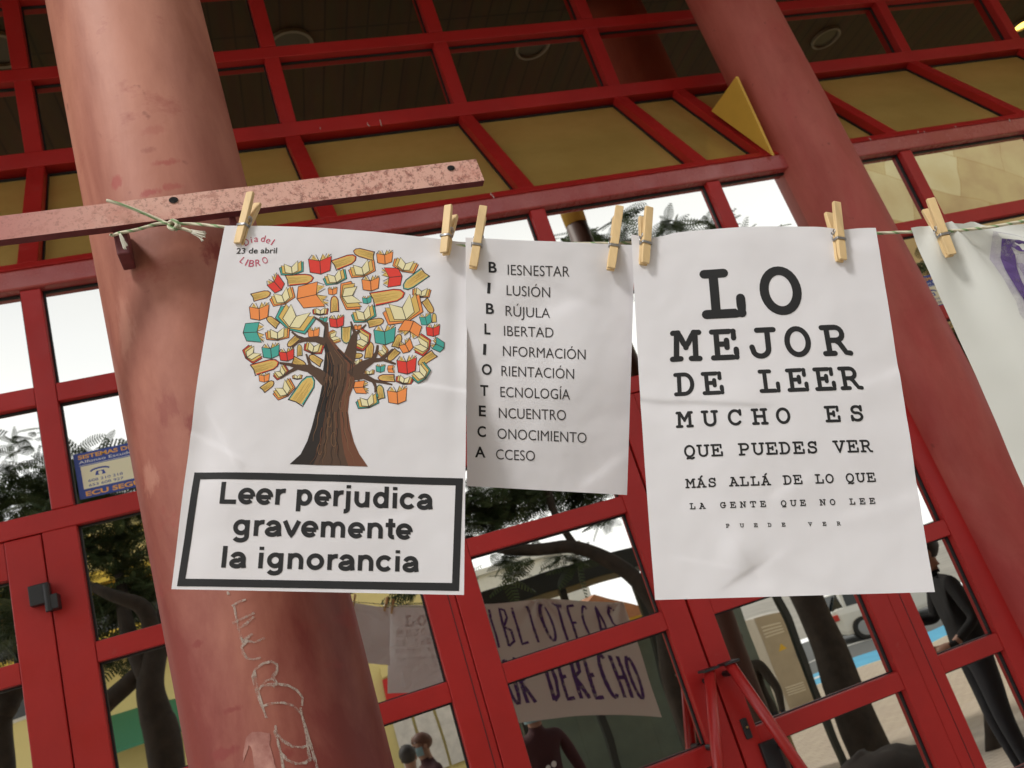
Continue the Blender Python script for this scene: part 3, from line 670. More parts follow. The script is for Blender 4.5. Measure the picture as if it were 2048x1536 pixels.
CAPH = None
def cap(bold):
    V, _ = text_tris('H', bold); return V[:, 1].max() - max(0, V[:, 1].min())
def put_text(pr, txt, p0, p1, caph, bold=0., lay=0, skew=None):
    """text from p0 to p1 on its baseline; caph = capital height, all in photo pixels"""
    V, Fc = text_tris(txt, bold); a, b_ = pr.m(*p0), pr.m(*p1); ex = b_ - a; wd = np.linalg.norm(ex); ex /= wd; ey = np.array([ex[1], -ex[0]])
    mid = (np.array(p0) + np.array(p1)) / 2; d_ = np.array(p1, float) - np.array(p0, float); d_ /= np.linalg.norm(d_); up = mid + np.array([d_[1], -d_[0]]) * caph
    hm = np.linalg.norm(pr.m(*up) - pr.m(*mid)); sx = wd / (V[:, 0].max() - V[:, 0].min()); sy = hm / cap(bold)
    o = pr.off + lay * 1.2e-5; P = []
    for x, y in V:
        w = a + ex * (x - V[:, 0].min()) * sx + ey * y * sy; P.append(pr.sh.S(w[0] / pr.sh.W, w[1] / pr.sh.H, o))
    pr.q.add(P, Fc)
# slab capitals drawn as strokes on a unit cell, y up
def arc(cx, cy, rx, ry, a0, a1, n=12):
    return [(cx + rx * math.cos(math.radians(a0 + (a1 - a0) * i / n)), cy + ry * math.sin(math.radians(a0 + (a1 - a0) * i / n))) for i in range(n + 1)]
SL = {
 'L': [[(.04, 1), (.52, 1)], [(.26, 1), (.26, 0)], [(.02, 0), (.88, 0), (.88, .36)]],
 'O': [arc(.5, .5, .40, .5, 0, 376, 30)],
 'M': [[(.0, 1), (.2, 1), (.5, .42), (.8, 1), (1, 1)], [(.15, 1), (.13, 0)], [(.85, 1), (.87, 0)], [(-.02, 0), (.30, 0)], [(.70, 0), (1.02, 0)]],
 'E': [[(.04, 1), (.86, 1), (.86, .74)], [(.2, 1), (.2, 0)], [(.04, 0), (.92, 0), (.92, .30)], [(.2, .52), (.58, .52)], [(.58, .38), (.58, .66)]],
 'J': [[(.36, 1), (.98, 1)], [(.74, 1), (.74, .28)] + arc(.44, .28, .30, .28, 0, -150, 10) + [(.12, .36)]],
 'R': [[(.02, 0), (.38, 0)], [(.19, 0), (.19, 1)], [(.02, 1), (.5, 1)] + arc(.52, .75, .25, .25, 90, -90, 8) + [(.2, .5)], [(.48, .5), (.62, .38), (.82, .03), (.98, 0)]],
 'D': [[(.02, 1), (.45, 1)] + arc(.45, .5, .40, .5, 90, -90, 14) + [(.02, 0)], [(.2, 0), (.2, 1)]],
 'U': [[(.0, 1), (.33, 1)], [(.67, 1), (1, 1)], [(.16, 1), (.16, .33)] + arc(.5, .33, .34, .33, 180, 360, 12) + [(.84, 1)]],
 'C': [[(.86, 1), (.86, .70)], [(.86, .78)] + arc(.5, .5, .41, .5, 45, 318, 20)],
 'H': [[(.18, 0), (.18, 1)], [(.82, 0), (.82, 1)], [(.18, .52), (.82, .52)], [(.02, 0), (.36, 0)], [(.02, 1), (.36, 1)], [(.64, 0), (.98, 0)], [(.64, 1), (.98, 1)]],
 'S': [[(.82, 1), (.82, .72)], [(.82, .8)] + arc(.5, .76, .30, .24, 25, 250, 10) + arc(.5, .27, .34, .27, 80, -160, 12), [(.15, .02), (.15, .30)]],
 'Q': [arc(.5, .5, .40, .5, 0, 360, 28), [(.36, -.02), (.28, -.18), (.5, -.14), (.70, -.20), (.86, -.12)]],
 'P': [[(.04, 0), (.46, 0)], [(.21, 0), (.21, 1)], [(.04, 1), (.55, 1)] + arc(.57, .73, .28, .27, 90, -90, 10) + [(.21, .46)]],
 'V': [[(.0, 1), (.34, 1)], [(.66, 1), (1, 1)], [(.14, 1), (.5, 0), (.86, 1)]],
 'A': [[(.22, 1), (.48, 1), (.86, 0)], [(.46, 1), (.14, 0)], [(-.02, 0), (.32, 0)], [(.68, 0), (1.02, 0)], [(.26, .36), (.72, .36)]],
 'G': [[(.84, 1), (.84, .72)], [(.84, .8)] + arc(.48, .5, .40, .5, 45, 300, 20) + [(.84, .12), (.84, .42)], [(.55, .44), (.98, .44)]],
 'N': [[(.0, 1), (.2, 1), (.82, 0), (.82, 1)], [(.17, 1), (.17, 0)], [(.0, 0), (.34, 0)], [(.66, 1), (1, 1)]],
 'T': [[(.04, .70), (.04, 1), (.96, 1), (.96, .70)], [(.5, 1), (.5, 0)], [(.28, 0), (.72, 0)]],
}
SL['Á'] = SL['A'] + [[(.46, 1.2), (.64, 1.36)]]
def densify(P, s_=.12):
    o = []
    for i in range(len(P) - 1):
        a, b_ = np.array(P[i]), np.array(P[i + 1]); k = max(1, int(np.linalg.norm(b_ - a) / s_))
        for j in range(k): o.append(a + (b_ - a) * j / k)
    o.append(np.array(P[-1])); return o
def slab(pr, ch, px, cw, chh, dirv, wt):
    """one slab capital: px = bottom-left pixel, cell cw x chh pixels, dirv = reading direction in the photo"""
    a = pr.m(*px); e = np.array(dirv, float); e /= np.linalg.norm(e)
    ex = pr.m(*(np.array(px) + e * cw)) - a; up = np.array([e[1], -e[0]]); ey = pr.m(*(np.array(px) + up * chh)) - a
    ey = np.array([ex[1], -ex[0]]) / np.linalg.norm(ex) * np.linalg.norm(ey)
    w = wt * np.linalg.norm(ey)
    h_ = wt / 2
    for ln in SL[ch]:
        L_ = [(h_ * .9 + x * (1 - 1.8 * h_), h_ + y * (1 - 2 * h_)) for x, y in ln]
        ptsl = densify(L_)
        pts = [a + ex * x + ey * y for x, y in ptsl]
        pr.uvstroke(pts, w, 1)
        for c in (pts[0], pts[-1]) + tuple(a + ex * x + ey * y for x, y in L_[1:-1] if len(L_) < 6):
            P = [c + np.array([math.cos(2 * math.pi * k / 12), math.sin(2 * math.pi * k / 12)]) * w / 2 for k in range(12)]
            pr.uvpoly([(p[0] / pr.sh.W, p[1] / pr.sh.H) for p in P], 2)
# ---- poster 3: eye chart.  (character, left x, baseline y) per letter, cell width, cap height
pr = Print(P3); pr.use('ink')
def line(chars, cw, ch, wt, x0y0, x1y1):
    dv = (x1y1[0] - x0y0[0], x1y1[1] - x0y0[1])
    for c, x in chars:
        y = x0y0[1] + dv[1] * (x - x0y0[0]) / dv[0]; slab(pr, c, (x, y), cw, ch, dv, wt)
line([('L', 1403), ('O', 1517)], 98, 98, .18, (1403, 640), (1617, 631))
line([('M', 1341), ('E', 1420), ('J', 1494), ('O', 1566), ('R', 1644)], 62, 62, .17, (1341, 725), (1706, 713))
line([('D', 1347), ('E', 1403), ('L', 1517), ('E', 1572), ('E', 1627), ('R', 1679)], 47, 47, .17, (1347, 794), (1724, 781))
line([('M', 1352), ('U', 1403), ('C', 1453), ('H', 1502), ('O', 1549), ('E', 1648), ('S', 1697)], 34, 33, .17, (1352, 857), (1727, 844))
line([(c, 1366 + i * 27.2) for i, c in enumerate('QUE PUEDES VER') if c != ' '], 26, 25, .16, (1366, 916), (1744, 905))
def words(ws, cw, ch, wt, a, b_):
    L_ = []
    for w_, xa, xb in ws:
        for i, c in enumerate(w_): L_.append((c, xa + (xb - cw - xa) * i / max(1, len(w_) - 1)))
    line(L_, cw, ch, wt, a, b_)
words((('MÁS', 1371, 1434), ('ALLÁ', 1457, 1541), ('DE', 1565, 1605), ('LO', 1629, 1669), ('QUE', 1690, 1753)), 20, 19, .16, (1371, 977), (1753, 964))
words((('LA', 1379, 1411), ('GENTE', 1439, 1532), ('QUE', 1560, 1612), ('NO', 1639, 1672), ('LEE', 1699, 1752)), 13, 12.5, .17, (1379, 1019), (1752, 1008))
words((('PUEDE', 1451, 1571), ('VER', 1616, 1682)), 8.5, 8, .18, (1451, 1056), (1682, 1051))
pr.build('printed_text', S3o)
# ---- sheet 2: BIBLIOTECA acrostic
pr = Print(P2)
rows = [('B', 'IESNESTAR', 977, 1015, 1139), ('I', 'LUSIÓN', 974, 1013, 1100), ('B', 'RÚJULA', 972, 1011, 1100), ('L', 'IBERTAD', 969, 1008, 1107), ('I', 'NFORMACIÓN', 966, 1006, 1171),
        ('O', 'RIENTACIÓN', 964, 1003, 1148), ('T', 'ECNOLOGÍA', 961, 1001, 1140), ('E', 'NCUENTRO', 958, 998, 1132), ('C', 'ONOCIMIENTO', 955, 995, 1173), ('A', 'CCESO', 950, 992, 1070)]
capw = dict(B=16, I=6, L=12, O=20, T=16, E=14, C=17, A=21)
ybold = [543.5, 585.5, 627, 668, 709, 749, 791, 832, 873, 914]; yreg = [548, 589.5, 631, 671.5, 712, 752, 794, 836, 877, 918.5]; rgt = [553, 593, 635, 675, 720, 759, 800, 841, 886, 922]
for k, (b_, t, xb, xt, xe) in enumerate(rows):
    pr.use('ink'); put_text(pr, b_, (xb, ybold[k]), (xb + capw[b_], ybold[k] + .7), 21, .022)
    pr.use('inkgrey'); put_text(pr, t, (xt, yreg[k]), (xe, rgt[k]), 20, -.004)
pr.build('printed_text', S2o)
# ---- poster 1: warning box
pr = Print(P1); pr.use('ink')
O4 = [(387, 943), (926, 957), (918, 1182), (353, 1172)]; I4 = [(399, 957), (911, 971), (904, 1166), (370, 1157)]
for k in range(4):
    a, b_, c, d_ = O4[k], O4[(k + 1) % 4], I4[(k + 1) % 4], I4[k]; N = 24
    for i in range(N):
        f0, f1 = i / N, (i + 1) / N; L_ = lambda p, r, f_: (p[0] + (r[0] - p[0]) * f_, p[1] + (r[1] - p[1]) * f_)
        pr.poly([L_(a, b_, f0), L_(a, b_, f1), L_(d_, c, f1), L_(d_, c, f0)], 0)
pr.build('printed_border', S1o)
pr = Print(P1); pr.use('ink')
SN = {  # bold grotesque lower case as centre lines, unit = capital height: (advance, strokes)
 'L': (.853, [[(.19, 1), (.19, 0)], [(.10, .085), (.80, .085)]]), 'l': (.388, [[(.19, 0), (.19, 1)]]), 'i': (.388, [[(.19, 0), (.19, .725)], [(.19, .85), (.19, 1)]]),
 'j': (.388, [[(.2, .725), (.2, -.10)] + arc(.05, -.10, .15, .115, 0, -100, 8), [(.2, .85), (.2, 1)]]), 'o': (.853, [arc(.425, .363, .28, .285, 0, 370, 30)]),
 'c': (.776, [arc(.40, .363, .28, .285, 38, 322, 24)]), 'e': (.776, [[(.12, .335), (.67, .335)], arc(.39, .363, .275, .285, -4, 318, 28)]),
 'r': (.543, [[(.19, 0), (.19, .725)], [(.19, .38)] + arc(.47, .38, .28, .265, 170, 78, 8)]), 'n': (.853, [[(.19, 0), (.19, .725)], arc(.43, .38, .24, .27, 175, 0, 12) + [(.67, 0)]]),
 'm': (1.242, [[(.19, 0), (.19, .725)], arc(.405, .40, .215, .25, 175, 0, 12) + [(.62, 0)], arc(.835, .40, .215, .25, 175, 0, 12) + [(1.05, 0)]]),
 'u': (.853, [[(.18, .725), (.18, .35)] + arc(.42, .345, .24, .27, 180, 355, 12), [(.66, .725), (.66, 0)]]),
 'p': (.853, [[(.19, .725), (.19, -.28)], arc(.44, .363, .24, .285, 180, -180, 26)]), 'd': (.853, [arc(.41, .363, .25, .285, 0, 360, 26), [(.66, 1), (.66, 0)]]),
 'g': (.853, [arc(.41, .385, .25, .262, 0, 360, 26), [(.66, .725), (.66, -.03)] + arc(.40, -.03, .26, .18, 0, -155, 14)]),
 'a': (.776, [arc(.375, .40, .245, .245, 160, 0, 12) + [(.62, .2), (.655, 0)], [(.60, .40), (.42, .37)] + arc(.345, .205, .225, .135, 75, 300, 14) + [(.60, .20)]]),
 'v': (.776, [[(.08, .725), (.388, .03), (.69, .725)]]), 't': (.465, [[(.24, .95), (.24, .2)] + arc(.375, .2, .135, .115, 180, 285, 8), [(.03, .645), (.45, .645)]]), ' ': (.388, [])}
def sans(pr, txt, p0, p1, caph, wt=.202):
    a, b_ = pr.m(*p0), pr.m(*p1); ex = b_ - a; wd = np.linalg.norm(ex); ex /= wd; ey = np.array([ex[1], -ex[0]])
    mid = (np.array(p0) + np.array(p1)) / 2; d_ = np.array(p1, float) - np.array(p0, float); d_ /= np.linalg.norm(d_)
    hm = np.linalg.norm(pr.m(*(mid + np.array([d_[1], -d_[0]]) * caph)) - pr.m(*mid)); tot = sum(SN[c][0] for c in txt) - .17; sx = wd / tot; x = -.09
    for c in txt:
        for ln in SN[c][1]: pr.uvstroke([a + ex * (x + u_) * sx + ey * v * hm for u_, v in densify(ln, .15)], wt * (hm * .55 + sx * .45), 1)
        x += SN[c][0]
sans(pr, 'Leer perjudica', (439, 1007), (863, 1019), 43)
sans(pr, 'gravemente', (466, 1071), (822, 1079), 43)
sans(pr, 'la ignorancia', (442, 1135), (835, 1144), 43)
pr.build('printed_caption', S1o)
pr = Print(P1); pr.use('ink')
put_text(pr, '23 de abril', (473, 509), (554, 509), 11, .012)
pr.use('pinkink')
def glyph(ch, c, h_, ang):
    w = h_ * (.80 if ch in 'DBRO' else .62 if ch in 'dea' else .17 if ch in 'ilI' else .55); a = math.radians(ang); d_ = np.array([math.cos(a), -math.sin(a)]); c = np.array(c, float)
    upv = np.array([-math.sin(a), -math.cos(a)]); b0 = c - upv * h_ * .5
    put_text(pr, ch, tuple(b0 - d_ * w / 2), tuple(b0 + d_ * w / 2), h_, .0)
def C1(x, y): return (440 + x / 4.096, 440 + y / 4.096)
for ch, x, y, a in (('D', 218, 188, 24), ('i', 258, 170, 14), ('a', 296, 160, 6), ('d', 352, 160, -6), ('e', 396, 172, -16), ('l', 432, 190, -26)): glyph(ch, C1(x, y), 13, a)
for ch, x, y, a in (('L', 186, 336, -34), ('I', 217, 355, -18), ('B', 258, 364, -4), ('R', 312, 360, 8), ('O', 372, 340, 24)): glyph(ch, C1(x, y), 13, a)
pr.build('printed_heading', S1o)
# ---- poster 1: the tree of books
inkm = {n: mat('print_' + n, c, .8) for n, c in dict(red=(.70, .045, .03), orange=(.83, .27, .07), teal=(.06, .37, .31), brown=(.62, .22, .08), page=(.78, .71, .42), leafgold=(.68, .46, .13), gold2=(.42, .27, .07), line=(.035, .025, .02),
        bark=(.085, .045, .026), barkdk=(.022, .016, .013), barklt=(.20, .105, .052), barkred=(.16, .06, .03)).items()}
pr = Print(P1)
def book(kind, cx, cy, w, h, ang, colr, k=None):
    a = math.radians(ang); ca, sa = math.cos(a), math.sin(a); lw = 1.6 if max(w, h) > 110 else 1.15; pr.layer = 0
    sh = pr.sh
    def T(x, y):      # book frame (x right, y up, unit = crop pixel) -> metres on the sheet
        X = x * w / 2; Y = y * h / 2; return pr.m(*C1(cx + X * ca - Y * sa, cy - X * sa - Y * ca))
    smp = [T(x, y) for x in (-1, 0, 1) for y in (-1, 0, 1)]; sp3 = np.array([sh.S(p[0] / sh.W, p[1] / sh.H) for p in smp]); c0 = sp3.mean(0); m0 = np.mean(smp, 0)
    G_, *_ = np.linalg.lstsq(np.array(smp) - m0, sp3 - c0, rcond=None)
    dev = max((sp3 - c0 - (np.array(smp) - m0) @ G_) @ sh.n) + 1.2e-4; lay = [0]
    def put3(P2_): lay[0] += 1; return [c0 + (np.array(p) - m0) @ G_ + sh.n * (dev + lay[0] * 1.2e-5) for p in P2_]
    def P(pts, m_): pr.use(inkm[m_]); pr.q.add(put3([T(*p) for p in pts]), [tuple(range(len(pts)))])
    def Ln(pts, wd=lw, ink_='line'):
        pr.use(inkm[ink_]); Q = [np.array(T(*p)) for p in pts]; N = len(Q); V = []; hw = wd * .00061 / 2
        for i, p in enumerate(Q):
            t = Q[min(i + 1, N - 1)] - Q[max(i - 1, 0)]; t = t / (np.linalg.norm(t) + 1e-12); nn = np.array([-t[1], t[0]]); V += [p + nn * hw, p - nn * hw]
        pr.q.add(put3(V), [(2 * i, 2 * i + 1, 2 * i + 3, 2 * i + 2) for i in range(N - 1)])
    if kind == 'F':       # open towards us: cover under spread pages
        P([(-1, .25), (-.92, -.75), (0, -1), (0, .0), (-.7, .4)], colr); P([(0, -1), (.92, -.6), (1, .8), (.7, .7), (0, .0)], colr); Ln([(-.75, .42), (-1, .3), (-.92, -.75), (0, -1), (.92, -.6), (1, .82), (.7, .72)])
        P([(-.80, -.55), (0, -.88), (0, .12), (-.82, .62)], 'leafgold'); P([(0, -.88), (.78, -.45), (.84, .98), (0, .12)], 'leafgold'); Ln([(-.6, .5), (-.82, .62), (-.80, -.55), (0, -.88), (.78, -.45), (.84, .98), (.6, .7)], lw * .8)
        P([(-.56, -.48), (0, -.78), (0, .22), (-.58, .80)], 'page'); P([(0, -.78), (.50, -.42), (.56, 1.05), (0, .22)], 'page'); Ln([(0, .22), (-.58, .80), (-.56, -.48), (0, -.78), (.50, -.42), (.56, 1.05), (0, .22), (0, -.78)])
    elif kind == 'B':     # standing open, covers towards us, pages sticking up
        P([(-.75, .45), (-.5, .95), (-.25, .5), (0, .35), (-.1, .2)], 'leafgold'); P([(.05, .35), (.3, .95), (.55, .6), (.8, 1), (.85, .5)], 'leafgold')
        Ln([(-.9, .55), (-.62, .95), (-.45, .55), (-.3, .95), (-.1, .4), (0, .3), (.1, .5), (.3, 1), (.4, .55), (.62, 1), (.6, .6), (1, .9)], lw * .9)
        P([(-.95, .55), (0, .3), (0, -1), (-.88, -.75)], colr); P([(0, .3), (1, .7), (.8, -.7), (0, -1)], colr)
        Ln([(0, .3), (-.95, .55), (-.88, -.75), (0, -1), (.8, -.7), (1, .7), (0, .3), (0, -1)])
    else:                 # closed, page block end on
        E_ = [(-.95, 1), (.4, .95), (.8, .7), (1, .1), (.85, -.5), (.5, -.9), (-.75, -1)]
        P(E_, {'red': 'red', 'teal': 'teal'}.get(colr, 'brown')); P([(-.93, .84), (.38, .78), (.74, .54), (.90, .1), (.77, -.42), (.47, -.74), (-.77, -.80)], 'leafgold')
        Ln([(-1.0, 1), (.4, .95), (.8, .7), (1, .1), (.85, -.5), (.5, -.9), (-.8, -1.05)], lw); Ln([(-1, 1.05), (-.85, 0), (-.85, -1.15)], lw * 1.2)
        if w > 90:
            for yy in (.5, .25, .0, -.25, -.5): Ln([(-.85, yy), (-.1 + .25 * math.sin(yy * 9), yy)], .6, 'gold2')
            for yy in (.38, -.12, -.4): Ln([(-.8, yy), (.55, yy * .8)], .4, 'gold2')
BOOKS = """F 590 408 200 110 6 teal|B 822 372 195 165 4 red|S 1022 350 205 85 20 red|S 1182 285 180 72 165 brown|B 1350 310 140 118 3 orange|F 1516 376 200 115 -22 orange|S 655 497 232 86 4 red|F 945 482 195 110 16 teal|F 1166 412 222 125 14 orange|B 1410 475 170 165 96 red|S 1595 497 235 92 216 teal|B 460 530 130 140 42 red|B 1235 526 150 128 4 orange|F 1068 630 235 165 -82 orange|B 755 630 215 250 -78 orange|B 925 590 80 68 3 orange|S 340 626 160 66 14 brown|F 515 640 210 125 20 orange|S 940 700 140 66 90 red|S 1375 635 285 110 10 red|F 1650 600 150 85 -10 orange|B 1205 660 78 68 6 teal|F 615 818 300 210 -32 teal|F 1500 745 330 205 18 orange|S 1708 710 130 58 -58 brown|B 325 757 168 148 3 orange|F 825 760 128 66 -3 red|F 1180 780 205 125 14 teal|B 850 825 68 50 0 teal|B 958 840 128 108 5 red|S 1275 845 140 62 12 brown|B 1685 816 100 100 14 teal|S 1755 805 80 36 90 teal|S 435 840 120 56 140 brown|B 280 928 170 175 -88 teal|F 475 945 200 105 2 orange|B 770 930 100 88 2 orange|F 938 966 110 85 -68 orange|S 1035 950 145 80 268 teal|B 1130 885 62 48 0 orange|F 1168 990 165 130 62 red|B 1350 946 185 165 4 teal|B 1560 897 180 140 158 orange|B 1745 905 118 106 3 red|S 1455 996 120 58 68 brown|F 1655 1030 160 140 60 red|B 1525 1036 115 108 28 orange|B 1785 1026 105 112 64 teal|F 265 1105 150 125 -56 red|B 420 1080 150 126 6 teal|S 600 1004 118 48 222 brown|B 550 1110 130 108 8 red|S 655 1076 98 42 90 teal|F 770 1056 160 98 -14 red|S 785 1150 122 58 146 brown|S 375 1206 232 92 16 red|S 650 1176 120 58 -26 brown|F 500 1255 132 88 36 red|S 1116 1120 112 44 4 brown|S 1226 1075 142 66 82 brown|F 1335 1080 92 80 42 orange|S 1416 1112 120 56 226 brown|F 1115 1172 102 58 0 orange|B 1530 1190 168 155 4 red|S 1692 1140 170 66 214 brown|B 1315 1220 80 70 0 teal|B 1402 1226 66 64 -88 orange|F 1226 1254 82 46 0 orange|F 1645 1260 165 125 42 teal|S 1365 1300 142 58 178 red|F 1510 1316 140 78 -14 red|B 365 1296 92 80 2 orange|F 635 1290 82 44 -4 orange|S 395 1366 122 56 36 brown|F 525 1395 188 125 34 orange|S 688 1400 270 125 56 teal|B 1156 1376 112 125 -86 orange|S 1315 1416 122 60 98 teal|B 1452 1440 168 150 4 orange|F 1210 1492 190 108 12 teal"""
for ln in BOOKS.split('|'):
    t = ln.split(); book(t[0], *[float(v) for v in t[1:6]], t[6])
pr.build('printed_books', S1o)
pr = Print(P1)
Lf = [C1(*p) for p in ((862, 850), (845, 990), (862, 1100), (850, 1200), (838, 1290))] + [(645, 770), (640, 795), (632, 825), (624, 856), (615, 884), (602, 910), (580, 930)]
Rf = [C1(*p) for p in ((888, 850), (895, 960), (980, 1062), (1110, 1180), (1112, 1290))] + [(707, 775), (699, 795), (696, 825), (701, 858), (708, 885), (718, 908), (736, 934)]
for i in range(len(Lf) - 1):
    for j in range(4):
        f0, f1 = j / 4, (j + 1) / 4
        for mi_, (g0, g1) in enumerate(((0, .3), (.3, .75), (.75, 1))):
            pr.use(inkm['barkdk' if mi_ == 0 else 'bark' if mi_ == 1 else 'barkred'])
            def I_(f_, g): 
                a = np.array(Lf[i]) * (1 - f_) + np.array(Lf[i + 1]) * f_; b_ = np.array(Rf[i]) * (1 - f_) + np.array(Rf[i + 1]) * f_; return tuple(a + (b_ - a) * g)
            pr.poly([I_(f0, g0), I_(f0, g1), I_(f1, g1), I_(f1, g0)], 0)
def limb(pts, w0, w1, m_='bark', lay=3):
    P = [np.array(C1(*p)) for p in pts]; dense = []
    for i in range(len(P) - 1):
        for j in range(6): dense.append(P[i] + (P[i + 1] - P[i]) * j / 6)
    dense.append(P[-1]); pr.use(inkm[m_]); pr.stroke([tuple(p) for p in dense], w0, lay, w1)
for pts, w0, w1 in ((((1045, 1180), (1075, 1080), (1095, 990), (1110, 930)), 26, 8), (((1108, 940), (1090, 890), (1072, 840)), 7, 3), (((1112, 940), (1150, 915), (1198, 862)), 8, 3), (((875, 880), (830, 840), (775, 808)), 8, 3), (((872, 1010), (790, 985), (690, 990)), 16, 8), (((700, 990), (640, 965), (590, 925)), 7, 3), (((700, 992), (640, 1010), (592, 1055)), 7, 3),
                   (((880, 1330), (800, 1260), (730, 1222), (630, 1208)), 24, 10), (((640, 1208), (570, 1190), (490, 1178)), 8, 4), (((640, 1212), (570, 1250), (498, 1302)), 8, 4), (((780, 1235), (740, 1195), (708, 1105)), 10, 3), (((1090, 1290), (1170, 1200), (1260, 1150)), 28, 10), (((1250, 1155), (1285, 1090), (1292, 1030)), 9, 4), (((1255, 1155), (1340, 1150), (1440, 1185)), 9, 4), (((1320, 1148), (1370, 1110), (1418, 1062)), 8, 4), (((1100, 1290), (1180, 1285), (1260, 1325)), 14, 8), (((1255, 1322), (1330, 1335), (1412, 1355)), 7, 3), (((1255, 1322), (1275, 1370), (1272, 1420)), 7, 3), (((1070, 1075), (1110, 1070), (1170, 1080)), 5, 3)):
    limb(pts, w0, w1)
rr = random.Random(4)
for k in range(46):
    g = rr.uniform(.06, .95); i0 = rr.randint(2, 8); n_ = rr.randint(2, 4); m_ = rr.choice(('barklt', 'barkred', 'barkdk', 'barkdk', 'barklt')); P = []
    for t_ in np.linspace(i0, min(i0 + n_, len(Lf) - 1), 8 * n_):
        i = min(int(t_), len(Lf) - 2); f_ = t_ - i; a = np.array(Lf[i]) * (1 - f_) + np.array(Lf[i + 1]) * f_; b_ = np.array(Rf[i]) * (1 - f_) + np.array(Rf[i + 1]) * f_
        P.append(tuple(a + (b_ - a) * min(.98, max(.02, g + .012 * math.sin(t_ * 5 + k)))))
    pr.use(inkm[m_]); pr.stroke(P, rr.uniform(.8, 1.9), 6 + k % 20, .5)
for (x, y, s_) in ((605 + 54, 845, 1.2), (668, 880, 1.6), (640, 900, 1.2), (682, 812, 1)):
    P = [(x + 3.2 * s_ * math.cos(t), y + 9 * s_ * math.sin(t)) for t in np.linspace(.4, 2 * math.pi - .9, 16)]
    pr.use(inkm['barklt']); pr.stroke(P, 1.1, 30)
pr.build('printed_tree', S1o)

# ------------------------------------------------------------------ rope
def rope_mat():
    mt = mat('twisted_rope', (.62, .60, .44), .85); nt = mt.node_tree; n = nt.nodes; l = nt.links; b = n['Principled BSDF']
    tc = n.new('ShaderNodeTexCoord'); mp = n.new('ShaderNodeMapping'); mp.inputs['Rotation'].default_value = (0, .9, .5); l.new(tc.outputs['Object'], mp.inputs[0])
    w = n.new('ShaderNodeTexWave'); w.inputs['Scale'].default_value = 38; w.inputs['Distortion'].default_value = 3; w.inputs['Detail'].default_value = 3; l.new(mp.outputs[0], w.inputs[0])
    r = n.new('ShaderNodeValToRGB'); e = r.color_ramp.elements; e[0].position = .08; e[0].color = (.22, .34, .16, 1); e[1].position = .30; e[1].color = (.62, .58, .43, 1)
    l.new(w.outputs['Fac'], r.inputs[0]); l.new(r.outputs[0], b.inputs['Base Color'])
    bp = n.new('ShaderNodeBump'); bp.inputs['Strength'].default_value = .8; bp.inputs['Distance'].default_value = .002; l.new(w.outputs['Fac'], bp.inputs['Height']); l.new(bp.outputs[0], b.inputs['Normal'])
    return mt
M['rope'] = rope_mat()
def smooth_pts(P, n=8):
    P = [np.array(p, float) for p in P]; out = []
    for i in range(len(P) - 1):
        p0 = P[max(i - 1, 0)]; p1 = P[i]; p2 = P[i + 1]; p3 = P[min(i + 2, len(P) - 1)]
        for j in range(n):
            t = j / n; out.append(.5 * ((2 * p1) + (-p0 + p2) * t + (2 * p0 - 5 * p1 + 4 * p2 - p3) * t * t + (-p0 + 3 * p1 - 3 * p2 + p3) * t ** 3))
    out.append(P[-1]); return out
q = MB(); R_ = .0021
q.tube(smooth_pts([at(214, 401, .990), at(225, 404, .989), at(262, 416, .991), at(310, 436, .990), at(338, 449, .985), at(352, 455, .981)]), R_, 10)
q.tube(smooth_pts([at(222, 470, 1.04), at(228, 470, 1.012), at(240, 466, .997), at(275, 459, .99), at(318, 447, .986), at(345, 447, .981)]), R_, 10)
q.tube(smooth_pts([at(355, 448, .981), at(390, 448, .972), at(450, 454, .934), at(560, 466, .921), at(760, 478, .909), at(900, 490, .903), at(960, 492, .892), at(1100, 488, .868), at(1180, 487, .853), at(1262, 486, .838), at(1300, 486, .828), at(1480, 480, .806), at(1680, 474, .778), at(1750, 467, .772), at(1822, 464, .758), at(1890, 463, .745), at(1980, 454, .727), at(2060, 440, .71), at(2300, 402, .67)], 10), R_ * .9, 10)
# knot
q.tube(smooth_pts([at(338, 446, .978), at(346, 441, .975), at(354, 448, .974), at(348, 458, .975), at(338, 454, .977), at(342, 445, .979), at(352, 443, .978), at(358, 452, .976), at(350, 460, .980)]), R_ * 1.15, 10)
q.tube(smooth_pts([at(352, 456, .980), at(368, 458, .977), at(384, 464, .975)]), R_, 10)
rp = q.build('rope', M['rope'], smooth=True); tag(rp, 'green flecked cream rope tied to the bar and strung to the right', 'rope')
fr = mat('frayed_cotton', (.70, .67, .57), .9)
q = MB(); rr = random.Random(9)
for k in range(26):
    a = np.array((rr.uniform(-1, 1), rr.uniform(-1, 1))); q.tube(smooth_pts([at(382 + a[0] * 2, 463 + a[1] * 3, .975), at(396 + a[0] * 2, 468.5 + a[1] * 6, .974 + a[0] * .002), at(409 + rr.uniform(-4, 3) - a[1] * 2, 473 + a[1] * 10, .973 + a[0] * .003)], 5), .0008, 5)
q.build('frayed_end', fr, rp, smooth=True); q = MB()
for k in range(14):
    a = np.array((rr.uniform(-1, 1), rr.uniform(-1, 1))); q.tube(smooth_pts([at(240 + a[0], 468 + a[1], .992), at(245 + a[0] * 3, 479 + a[1] * 2, .993), at(252 + rr.uniform(-5, 4), 494 + rr.uniform(-6, 5), .995)], 5), .0008, 5)
q.build('frayed_end', fr, rp, smooth=True)

